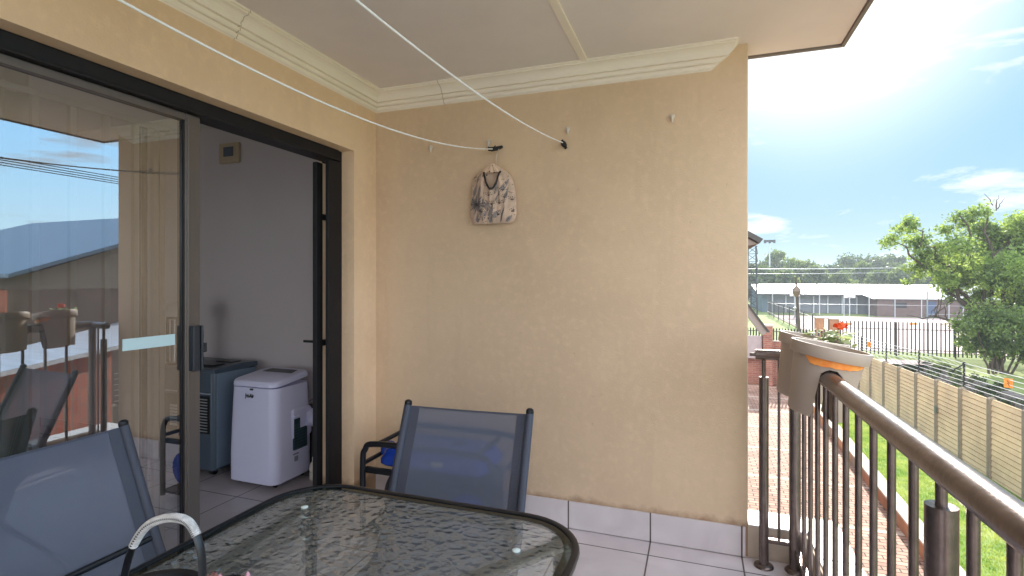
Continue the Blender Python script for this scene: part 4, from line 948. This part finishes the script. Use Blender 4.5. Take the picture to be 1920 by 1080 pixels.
def limb(b, p0, p1, r0, r1, wob=.15, n=6, seed=0):
    rr = random.Random(seed); p0 = Vector(p0); p1 = Vector(p1); L_ = (p1-p0).length; pts = [p0]
    for k in range(1, n): t = k/n; pts.append(p0.lerp(p1, t)+Vector((rr.uniform(-1, 1), rr.uniform(-1, 1), rr.uniform(-.6, .6)+.4*math.sin(t*3.14)))*wob*L_*.3)
    pts.append(p1); b.tube(pts, [r0+(r1-r0)*k/n for k in range(n+1)], 8); return pts

# helper: world point from photo bearing at depth (used offline-style to set real positions)
TH = math.atan(347/972)
def at(px, py, d):
    r_ = (px-960)/972; z = (524-py)/972; return (d*(r_*math.cos(TH)-math.sin(TH)), d*(r_*math.sin(TH)+math.cos(TH)), CAMZ+d*z)
LEAF_BIG = leafmat('tree_leaf', (.055, .10, .03), (.29, .39, .11), .52, .7)
LEAF_BUSH = leafmat('bush_leaf', (.055, .095, .03), (.22, .31, .09), .4, 1.1)
LEAF_DARK = leafmat('far_leaf_dark', (.03, .05, .02), (.10, .14, .05), .35, .25)
LEAF_PALE = leafmat('far_leaf_pale', (.06, .09, .03), (.18, .24, .07), .4, .25)
DT = 24.6; px2m = DT/972
bt_ = thing('broadleaf_tree', 'large spreading green tree beyond the precast fence at right', 'tree', tuple(Vector(at(1868, 690, DT))*1))
TO = Vector(bt_.location)
def loc(px, py, dd=0): return Vector(at(px, py, DT+dd))-TO
bl = []
for (px, py, r, dd) in ((1672, 452, 24, 0), (1700, 425, 30, -.3), (1720, 455, 32, .5), (1745, 480, 36, 0), (1775, 430, 22, .4), (1790, 462, 40, -.6), (1805, 412, 28, .3), (1835, 395, 26, .0), (1862, 440, 44, .8), (1905, 425, 40, -.2), (1725, 505, 30, .3), (1765, 525, 30, -.4), (1820, 500, 50, 1.0), (1880, 500, 60, -1.0), (1840, 555, 34, .6), (1935, 470, 60, 1), (1950, 540, 70, -.5), (1900, 570, 50, 1.2), (1990, 500, 70, 0), (1700, 530, 12, 0), (1780, 560, 14, .5), (1850, 470, 60, 1.6), (1800, 520, 44, 1.8), (1890, 470, 60, 1.4), (1765, 500, 36, 1.2), (1900, 540, 60, 2), (1860, 520, 46, -1.2), (1930, 420, 44, .5), (1835, 430, 34, 1.2), (1780, 540, 30, 1.4), (1930, 600, 50, 1.5)):
    c = loc(px, py, dd); bl.append((c.x, c.y, c.z, r*px2m*1.0, r*px2m*.78))
leaves('crown', LEAF_BIG, bt_, bl, 52000, .088, 3, shell=.35)
b = MB(); Rt = loc(1868, 640)
limb(b, (0, 0, -.1), Rt, .26, .20, .1, seed=1)
for k, (px, py, dd, r) in enumerate(((1670, 450, 0, .02), (1705, 425, 0, .02), (1800, 405, 0, .03), (1850, 385, 0, .02), (1905, 420, 0, .03), (1740, 500, 0, .03), (1700, 590, 0, .015), (1950, 470, 0, .04), (1980, 520, 0, .04))):
    e = loc(px, py, dd); mid = Rt.lerp(e, .35)+Vector((0, 0, .25)); limb(b, Rt, mid, .13, .085, .2, seed=k+5); pp = limb(b, mid, e, .085, r, .25, 8, seed=k+20)
    for j in range(4):
        q = pp[2+j]; limb(b, q, q+Vector((rnd.uniform(-.8, .8), rnd.uniform(-.6, .6), rnd.uniform(-.1, .9))), .03, .008, .2, 4, seed=k*9+j)
# bare twigs on top and low dead branch
for (px, py, px2, py2) in ((1862, 385, 1845, 363), (1868, 390, 1872, 366), (1870, 392, 1884, 372), (1868, 395, 1868, 374), (1760, 560, 1748, 615), (1765, 560, 1760, 610), (1755, 575, 1738, 600), (1800, 560, 1755, 575)):
    limb(b, loc(px, py), loc(px2, py2), .025, .006, .2, 5, seed=px2)
b.build('trunk', TRUNK, bt_, smooth=True)
DB = 23.2
bu_ = thing('bushy_tree', 'dense low bushy tree with several stems under the large tree', 'tree', at(1858, 697, DB)); BO = Vector(bu_.location)
bl = []
for (px, py, r, dd) in ((1810, 610, 26, 0), (1840, 590, 36, .3), (1875, 600, 50, -.3), (1845, 630, 40, .5), (1900, 640, 45, 0), (1930, 600, 60, .6), (1860, 655, 28, .2), (1805, 640, 18, 0), (1820, 655, 16, .3), (1940, 660, 40, 0), (1990, 630, 60, 0)):
    c = Vector(at(px, py, DB+dd))-BO; bl.append((c.x, c.y, c.z, r*DB/972, r*DB/972*.85))
leaves('crown', LEAF_BUSH, bu_, bl, 34000, .075, 5, shell=.35)
b = MB()
for k, px in enumerate((1840, 1856, 1866, 1884, 1895, 1908, 1925)):
    e = Vector(at(px+rnd.uniform(-20, 20), 620, DB))-BO; s_ = Vector(at(1868+(px-1868)*.5, 697, DB))-BO; limb(b, (s_.x, s_.y, -.1), e, .05, .02, .12, seed=k)
b.build('trunk', TRUNK, bu_, smooth=True)

# ------------------------------------------------------------ retaining wall of blocks + creeping plants behind fence
rw = thing('block_retaining_wall', 'stepped grey concrete block retaining wall with plants behind the precast fence', 'wall')
BLK = mat('block_concrete', (.24, .20, .18), .95, var=.3, vscale=6, bump=.5, bscale=20)
b = MB()
for row in range(5):
    z = GZ-.95+row*.2; y = 8.0; off = (row % 2)*.25
    while y < 31.5:
        x = 10.0+row*.16; jx = rnd.uniform(-.03, .03); b.box(x+jx, x+.33+jx, y+off, y+off+.34+rnd.uniform(-.03, .03), z, z+.205); y += .5
b.build('blocks', BLK, rw, bevel=.02)
bl = []
rq = random.Random(4)
for k in range(190):
    y = rq.uniform(12, 31.4); row = rq.random()*4.9; bl.append((10.1+row*.16, y, GZ-.8+row*.2, rq.uniform(.14, .36), rq.uniform(.12, .28)))
for k in range(14):
    y = 21+k*.75; bl.append((9.6, y, GZ-.75, .45, .4))
tag(leaves('creeping_plants', leafmat('creeper_leaf', (.035, .055, .018), (.11, .15, .05), .35, 1.5), None, bl, 34000, .06, 8, shell=.3), 'dark creeping plants growing over the grey block retaining wall', 'plants', kind='stuff')
b = MB()

# ------------------------------------------------------------ palisade fences
def pale(h, w=.055, d=.02):
    b = MB(); b.prism([(-w/2, 0), (w/2, 0), (w/2, h-.06), (0, h), (-w/2, h-.06)], 'y', -d/2, d/2); return b
def palisade(name, label, p0, p1, h, step, z0, post_every=12, rails=(.25, .8), w=.06):
    p0 = Vector((*p0, z0)); p1 = Vector((*p1, z0)); d = p1-p0; Ln = d.length; ang = math.atan2(d.y, d.x)
    t = thing(name, label, 'fence', tuple(p0), ang)
    first = None; n_ = int(Ln/step)
    for k in range(n_+1):
        if first is None: first = pale(h, w).build('pale', IRON, t); o = first
        else: o = first.copy(); C.objects.link(o)
        o.location = (k*step, 0, .05)
    b = MB()
    for r_ in rails: b.box(0, Ln, .012, .045, h*r_, h*r_+.04)
    b.build('rail', IRON, t)
    for k in range(0, n_+1, post_every):
        b = MB(); b.box(k*step-.03+step/2, k*step+.03+step/2, .046, .11, -.05, h); b.build('post', IRON, t)
    return t
palisade('palisade_fence', 'dark steel palisade fence standing on the grass in front of the court', (7.6, 34.0), (15.4, 34.0), 1.85, .19, GZ, 14, (.18, .78))
palisade('palisade_fence', 'low palisade fence along the left edge of the court', (8.0, 36.0), (8.0, 69.0), 1.7, .42, GZ, 8, (.2, .85), .06)
# ------------------------------------------------------------ brick boundary wall
bw = thing('brick_wall', 'red brick boundary wall with spiked steel fence on top at the end of the paving', 'wall', (0, 22.9, GZ))
b = MB(); b.box(-6, 5.1, 0, .22, 0, 1.72); b.build('wall', BRICKW, bw)
b = MB(); b.box(-6, 5.1, -.02, .24, 1.7205, 1.77); b.build('coping', COPING, bw, bevel=.006)
first = None
for k in range(38):
    if first is None: first = pale(.50, .05).build('pale', IRON, bw); o = first
    else: o = first.copy(); C.objects.link(o)
    o.location = (1.2+k*.105, .11, 1.775)
b = MB(); b.box(1.1, 5.1, .125, .15, 2.12, 2.15); b.build('rail', IRON, bw)
PIL = mat('pillar_plaster', (.42, .27, .19), .9, var=.3, vscale=5)
for (x, y, w, h, lab) in ((2.62, 22.72, .34, 2.35, 'brick gate pillar on the red boundary wall'), (6.55, 33.6, .4, 2.0, 'orange brick pillar left of the pair by the court fence'), (7.25, 33.7, .45, 1.95, 'orange brick pillar right of the pair by the court fence')):
    t = thing('brick_pillar', lab, 'pillar', (x, y, GZ)); b = MB(); b.box(-w/2, w/2, -w/2, w/2, 0, h); b.build('shaft', BRICKW if x < 3 else BRICKX, t)
    b = MB(); b.box(-w/2-.03, w/2+.03, -w/2-.03, w/2+.03, h+.0005, h+.07); b.build('cap', COPING, t, bevel=.01)
# plastered gate panel left of the pillar
b = MB(); b.box(1.1, 2.42, 22.70, 22.86, GZ+1.05, GZ+1.95); tag(b.build('gate_panel', mat('mauve_plaster', (.46, .38, .37), .9, var=.15), bevel=.01), 'pinkish grey plastered panel left of the brick gate pillar', 'panel')

# ------------------------------------------------------------ court poles, wires and hoops
cf = thing('court_fence', 'tall thin steel poles and wires round the sports court', 'fence', (8.3, 36.2, GZ))
for row, (y, n_, st_, h) in enumerate(((0, 11, 2.6, 3.5), (31, 14, 2.4, 2.9))):
    for k in range(n_):
        b = MB(); b.tube([(0, 0, 0), (0, 0, h)], .035 if row == 0 else .05, 8); o = b.build('pole', GALV, cf); o.location = (4.2*(row == 0)+k*st_, y, 0)
for z in (1.2, 2.2, 3.4): MB().tube([(4.2, 0, z), (30.2, 0, z)], .012, 5).build('wire', GALV, cf)
for z in (1.4, 2.85): MB().tube([(0, 31, z), (31, 31, z)], .015, 5).build('wire', GALV, cf)
for (x, y, lab) in ((14.8, 62, 'netball hoop post near the middle of the far court'), (10.4, 66, 'netball hoop post at the far left of the court'), (23.5, 60, 'netball hoop post in front of the brown shed')):
    t = thing('netball_hoop', lab, 'netball hoop', (x, y, GZ), 0, 'netball hoops on the court'); b = MB(); b.tube([(0, 0, 0), (0, 0, 3.0)], .05, 8); b.build('pole', GALV, t)
    b = MB(); b.box(-.5, .5, -.05, 0, 2.3, 2.75); b.build('backboard', mat('board_white', (.6, .62, .62), .5), t); b = MB(); b.tube([(.22*math.cos(R(k*30)), -.27+.22*math.sin(R(k*30)), 2.4) for k in range(13)], .02, 6); b.build('ring', IRON, t)
for (px, d, lab) in ((1590, 48, 'orange marker on the court, left one'), (1712, 48, 'orange marker on the court, right one')):
    p = at(px, 600, d); b = MB(); b.prism([(-.35, 0), (.35, 0), (.25, .2), (-.25, .2)], 'y', -.04, .04); o = b.build('court_marker', ORANGE); o.location = (p[0], p[1], GZ+.01); tag(o, lab, 'marker', 'orange markers on the court')

# ------------------------------------------------------------ hall and shed
hall = thing('hall', 'long low grey hall with bright metal roof beyond the court', 'building', (7.9, 74, GZ))
HW1 = mat('hall_wall', (.16, .17, .19), .8, var=.12, vscale=.5, stretch=(3, 1, .3)); HWB = mat('hall_gable', (.08, .12, .15), .7)
b = MB(); b.box(.6, 55, 0, 16, 0, 2.45); b.build('wall', HW1, hall)
b = MB(); b.prism([(0, 0), (16, 0), (16, 2.45), (8, 3.4), (0, 2.45)], 'x', .0, .595); b.build('gable_wall', HWB, hall)
b = MB(); b.prism([(-.9, 2.34), (8, 3.42), (17, 2.34), (17, 2.44), (8, 3.54), (-.9, 2.44)], 'x', -.6, 56); b.build('roof', SHEETM, hall)
b = MB(); b.box(-.62, 56, -1.02, -.905, 2.18, 2.42); b.build('gutter', mat('gutter_dark', (.06, .06, .06), .6), hall)
first = MB().box(-.06, .06, -.2, -.005, 0, 2.28).build('wall_post', mat('post_pale', (.45, .48, .50), .6), hall); first.location = (1.2, 0, 0)
for k in range(1, 26): o = first.copy(); C.objects.link(o); o.location = (1.2+k*1.55, 0, 0)
sh = thing('shed', 'low brown brick shed with pale roof in front of the hall', 'building', (19.3, 69.5, GZ))
BR = mat('shed_brick', (.15, .10, .09), .9, var=.2, vscale=2)
b = MB(); b.box(0, 11.5, 0, 3.6, 0, 2.0); b.build('wall', BR, sh)
b = MB(); b.prism([(-.4, 1.98), (4, 2.36), (4, 2.46), (-.4, 2.08)], 'x', -.6, 12); b.build('roof', SHEETM, sh)
b = MB(); b.box(4.6, 5.5, -.03, -.004, 0, 1.75); b.build('door', mat('door_blue', (.05, .08, .16), .6), sh)
for x in (1.6, 7.6):
    b = MB(); b.box(x, x+1.2, -.03, -.004, 1.0, 1.6); b.build('window', BLACK, sh)

# ------------------------------------------------------------ poles, mast, wires in the distance
lp = thing('leaning_lamp_pole', 'leaning wooden pole with round lamp in front of the hall', 'lamp post', (6.35, 38.5, GZ))
b = MB(); b.tube([(0, 0, 0), (-.12, 0, 2.6), (-.22, 0, 4.35)], [.11, .09, .07], 10); b.build('pole', TRUNK, lp, smooth=True)
b = MB(); b.lathe([(.05, .45), (.26, .20), (.30, .08), (.26, .0), (.14, -.22), (.10, -.3)], (-.18, -.05, 3.35), 14); b.build('lamp_head', mat('lamp_brown', (.20, .14, .10), .6, metal=.3), lp, smooth=True)
b = MB(); b.lathe([(.02, 0), (.11, .0), (.02, -.24)], (-.28, -.12, 2.35), 10); b.build('bell', GALV, lp)
fm = thing('floodlight_mast', 'thin steel floodlight mast above the distant trees', 'floodlight', at(1443, 590, 88)); zf = fm.location.z
b = MB(); b.tube([(0, 0, 0), (0, 0, CAMZ+71/972*88-zf)], [.18, .10], 8); b.build('pole', GALV, fm)
b = MB(); b.box(-.9, .9, -.1, .1, CAMZ+70/972*88-zf, CAMZ+74/972*88-zf)
for x in (-.7, 0, .7): b.box(x-.16, x+.16, -.35, .1, CAMZ+68/972*88-zf, CAMZ+73/972*88-zf+.1)
b.build('lamp_bank', IRON, fm)
lt = thing('lattice_tower', 'dark lattice steel tower partly hidden behind the balcony wall', 'tower', at(1410, 590, 60)); zl = lt.location.z; hh = CAMZ+62/972*60-zl
b = MB()
for (x, y) in ((-.55, -.5), (.55, -.5), (-.55, .5), (.55, .5)): b.tube([(x, y, 0), (x*.75, y*.75, hh)], .05, 5)
for k in range(9):
    z0 = hh*k/9; z1 = hh*(k+1)/9; b.tube([(-.55, -.5, z0), (.52, -.5, z1)], .03, 4); b.tube([(.55, -.5, z0), (-.52, -.5, z1)], .03, 4); b.tube([(.55, -.5, z0), (.52, .5, z1)], .03, 4); b.tube([(-.55, -.5, z1), (.55, -.5, z1)], .03, 4)
b.build('lattice', IRON, lt)
for k, (y0, y1, r_) in enumerate(((504, 502, .035), (513, 511, .022))):
    b = MB(); p0 = Vector(at(1290, y0, 66)); p1 = Vector(at(1700, y1, 84)); p2 = Vector(at(2300, y1, 110)); b.tube([p0, p0.lerp(p1, .5)-Vector((0, 0, .1)), p1, p2], r_, 5)
    tag(b.build('overhead_wire', mat('wire_bright', (.6, .6, .6), .5)), ('upper' if k == 0 else 'lower')+' pale overhead wire crossing before the distant trees', 'wire', 'overhead wires before the far trees')

# ------------------------------------------------------------ distant trees
FAR = [  # px centre, top py, half width px, depth, dark?
 (1392, 492, 30, 92, 1), (1432, 505, 24, 84, 0), (1451, 474, 20, 100, 0), (1490, 486, 38, 96, 0), (1530, 503, 22, 88, 0), (1560, 500, 26, 104, 1), (1590, 480, 36, 112, 1), (1618, 497, 24, 92, 0), (1640, 486, 34, 108, 1), (1672, 484, 24, 110, 1), (1700, 505, 34, 80, 0), (1745, 495, 44, 100, 1), (1800, 490, 50, 100, 1), (1870, 490, 60, 100, 1), (1950, 485, 60, 100, 1), (1340, 490, 50, 95, 1), (1475, 512, 26, 82, 0), (1575, 515, 24, 84, 0), (1650, 512, 26, 84, 0), (1410, 522, 20, 80, 1)]
LBL = ['dark rounded tree directly beside the lattice tower', 'small mid green tree between lattice tower and floodlight mast', 'open crowned tree around the floodlight mast', 'wide pale green domed tree right of the floodlight mast', 'low green tree right of the wide domed tree', 'dark tree filling the dip in the far tree line', 'tallest dark rounded tree of the far line', 'bright green tree between two dark far trees', 'dark blue-green tree with dense crown in far line', 'dark far tree touching the left of the large tree', 'pale green tree low behind the left branch of the large tree', 'dark far tree just seen under the large tree branches', 'dark far tree behind the middle of the large tree', 'dark far tree behind the right of the large tree', 'dark far tree at the right end of the line', 'dark far tree at the left end behind the building', 'short green tree above the left half of the hall roof', 'short green tree above the glint on the hall roof', 'short green tree above the right of the hall roof', 'small dark bush tree left of the hall gable']
for k, (px, py, hw_, d, dk) in enumerate(FAR):
    bp = at(px, 524+4.2*972/d, d); t = thing('far_tree', LBL[k], 'tree', bp, 0, 'trees along the far horizon'); top = CAMZ+(524-py+7)/972*d-bp[2]; w = hw_*d/972; rq = random.Random(k)
    bl = [(0, 0, top-w*.62, w*.75, w*.62)]
    for j in range(8): a = rq.uniform(0, 6.28); rr_ = w*rq.uniform(.35, .75); bl.append((rr_*math.cos(a), rr_*math.sin(a)*.8, top-w*rq.uniform(.45, 1.2), w*rq.uniform(.32, .5), w*rq.uniform(.28, .42)))
    for j in range(5): bl.append((rq.uniform(-.8, .8)*w, rq.uniform(-.3, .3)*w, max(1.2, top*rq.uniform(.2, .5)), w*.4, top*.2))
    nlv = 1600 if k == 2 else 6500
    if px > 1715 or px < 1370: nlv = 1500
    leaves('crown', LEAF_DARK if dk else LEAF_PALE, t, bl, nlv, .33, 30+k, shell=.3)
    b = MB(); limb(b, (0, 0, -.1), (0, 0, top*.5), .22, .14, .1, seed=k)
    for j in range(6): a = j*1.05; limb(b, (0, 0, top*.4), (w*.6*math.cos(a), w*.5*math.sin(a), top*.8), .11, .03, .2, seed=k*7+j)
    b.build('trunk', TRUNK, t)

bl = []; rq = random.Random(77)
for k in range(90):
    y = rq.uniform(118, 134); x = -5+k*.95; hgt = 8.2+1.3*math.sin(k*.35)+rq.uniform(-.7, .7); bl += [(x, y, GZ+hgt*.62, 2.2, hgt*.36), (x, y, GZ+hgt*.22, 2.4, hgt*.3)]
tag(leaves('far_wood', LEAF_DARK, None, bl, 85000, .42, 91, shell=.35), 'dark continuous wood on the horizon behind the separate far trees', 'wood', kind='stuff')
# ------------------------------------------------------------ next unit's eaves beyond the wall end
ev = thing('neighbouring_roof_eave', 'dark edged roof eave of the next unit just past the wall end', 'roof', (0, 8.0, 0))
EAVE = mat('eave_board', (.30, .26, .23), .8); DARKW = mat('dark_trim', (.06, .055, .05), .6)
b = MB(); b.prism([(-4.0, 4.9), (-4.0, 1.80), (.25, 1.80), (.80, 1.87)], 'y', 0, .16); b.build('gable_board', EAVE, ev)
b = MB(); b.prism([(-4.05, 4.98), (-4.0, 4.905), (.82, 1.875), (.86, 1.93)], 'y', -.1, 3.6); b.build('roof_sheet', DARKW, ev)
cp = thing('carport_roof', 'steep brown edged carport roof end past the wall above the brick wall', 'roof', (0, 15.0, 0))
b = MB(); b.prism([(.75, 1.42), (1.74, -.02), (1.60, -.09), (.58, 1.36)], 'y', 0, .5); b.build('barge_board', EAVE, cp)
b = MB(); b.prism([(.73, 1.50), (.75, 1.425), (1.745, -.015), (1.79, .0)], 'y', -.05, 3.0); b.build('sheet', DARKW, cp)
b = MB(); b.box(.5, .6, 0, .1, GZ, 1.4); b.build('column', EAVE, cp)
# ------------------------------------------------------------ neighbour house seen in the glass
nh = thing('neighbour_house', 'house with blue-grey metal roof reflected in the glass door', 'house', (9, 8, GZ))
ROOFB = mat('blue_roof', (.20, .28, .38), .4, metal=.3, var=.2, vscale=4, stretch=(.3, 6, 6)); PLN = mat('neighbour_plaster', (.34, .27, .21), .9)
zz = lambda z: z-GZ
b = MB(); b.prism([(-1.6, 0), (7, 0), (7, zz(1.15)), (-1.6, zz(1.15))], 'x', .0, 8); b.build('brick_wall', BRICKD, nh)
b = MB(); b.prism([(-1.2, zz(1.155)), (7, zz(1.155)), (7, zz(2.9)), (3.5, zz(3.20)), (-1.2, zz(1.50))], 'x', .0, 8); b.build('gable_wall', PLN, nh)
b = MB(); rp = [(-1.75, zz(1.40)), (3.5, zz(3.25)), (8.7, zz(1.40)), (8.7, zz(1.48)), (3.5, zz(3.35)), (-1.75, zz(1.48))]; b.prism(rp, 'x', -.35, 9); b.build('roof', ROOFB, nh)
lo_ = thing('lean_to', 'low sheet roofed lean-to over red brick seen in the glass reflection', 'shed', (4.4, 5.6, GZ))
WR = mat('pale_roof', (.80, .84, .92), .35, metal=.3, var=.35, vscale=3, stretch=(.5, 5, 5))
b = MB(); b.add([(0, 0, zz(.36)), (4.5, 3.1, zz(.40)), (.3, -1.6, zz(.36)), (-1.1, -2.1, zz(.33)), (0, 0, zz(.30)), (4.5, 3.1, zz(.34)), (.3, -1.6, zz(.30)), (-1.1, -2.1, zz(.27))], [(0, 1, 2, 3), (7, 6, 5, 4), (0, 4, 5, 1), (1, 5, 6, 2), (2, 6, 7, 3), (3, 7, 4, 0)]); b.build('roof', WR, lo_)
b = MB(); b.add([(.12, -.1, 0), (-.95, -2.1, 0), (-.95, -2.1, zz(.27)), (.12, -.1, zz(.30)), (.4, -.1, 0), (-.6, -2.2, 0), (-.6, -2.2, zz(.27)), (.4, -.1, zz(.30))], [(0, 1, 2, 3), (4, 5, 6, 7), (0, 4, 7, 3), (1, 5, 6, 2)]); b.build('brick_wall', BRICKD, lo_)
up = thing('utility_pole', 'wooden utility pole carrying four wires reflected in the glass', 'pole', (14, 27, GZ)); b = MB(); b.tube([(0, 0, 0), (0, 0, 8)], .12, 10); b.box(-.8, .8, -.06, .06, 7.4, 7.52); b.build('pole', TRUNK, up)
for k in range(4):
    b = MB(); b.tube([(-.6+k*.4, 0, 7.55), (-.6+k*.4, -20, 7.45), (-.6+k*.4, -38, 7.6)], .014, 5); b.build('wire', IRON, up)

# ------------------------------------------------------------ lawn blades
rs = np.random.RandomState(2); n = 70000
Y = rs.uniform(6.5, 22.5, n); X = np.array([0.0]*n); x0 = 3.16+.028*(Y-8.5)+.24; x1 = 5.66-.035*(Y-12.4)-.05; X = x0+(x1-x0)*rs.uniform(0, 1, n)
h = rs.uniform(.015, .045, n); a = rs.uniform(0, 6.28, n); w = .006; lx = rs.normal(0, .012, n); ly = rs.normal(0, .012, n); z0 = GZ+.16
V = np.stack([np.stack([X-w*np.cos(a), Y-w*np.sin(a), np.full(n, z0)], 1), np.stack([X+w*np.cos(a), Y+w*np.sin(a), np.full(n, z0)], 1), np.stack([X+lx, Y+ly, z0+h], 1)], 1).reshape(-1, 3)
me = bpy.data.meshes.new('grass'); me.vertices.add(3*n); me.vertices.foreach_set('co', V.ravel().astype(np.float32)); me.loops.add(3*n); me.loops.foreach_set('vertex_index', np.arange(3*n, dtype=np.int32)); me.polygons.add(n)
me.polygons.foreach_set('loop_start', np.arange(0, 3*n, 3, dtype=np.int32)); me.polygons.foreach_set('loop_total', np.full(n, 3, dtype=np.int32)); me.update()
me.materials.append(leafmat('grass_blade', (.14, .25, .045), (.35, .42, .11), .35, 1.6)); o = bpy.data.objects.new('grass', me); C.objects.link(o)
tag(o, 'short bright green grass blades of the sunlit garden lawn', 'grass', kind='stuff')

# ------------------------------------------------------------ haze
hzm = bpy.data.materials.new('haze'); hzm.use_nodes = True; hzm.node_tree.nodes.clear()
ho_ = hzm.node_tree.nodes.new('ShaderNodeOutputMaterial'); hv_ = hzm.node_tree.nodes.new('ShaderNodeVolumePrincipled')
hv_.inputs['Color'].default_value = (.85, .92, 1, 1); hv_.inputs['Density'].default_value = .0010; hv_.inputs['Anisotropy'].default_value = .25
hzm.node_tree.links.new(hv_.outputs[0], ho_.inputs['Volume'])
b = MB(); b.box(-640, 640, -340, 940, GZ-2.1, 9.5); tag(b.build('haze', hzm), kind='stuff')
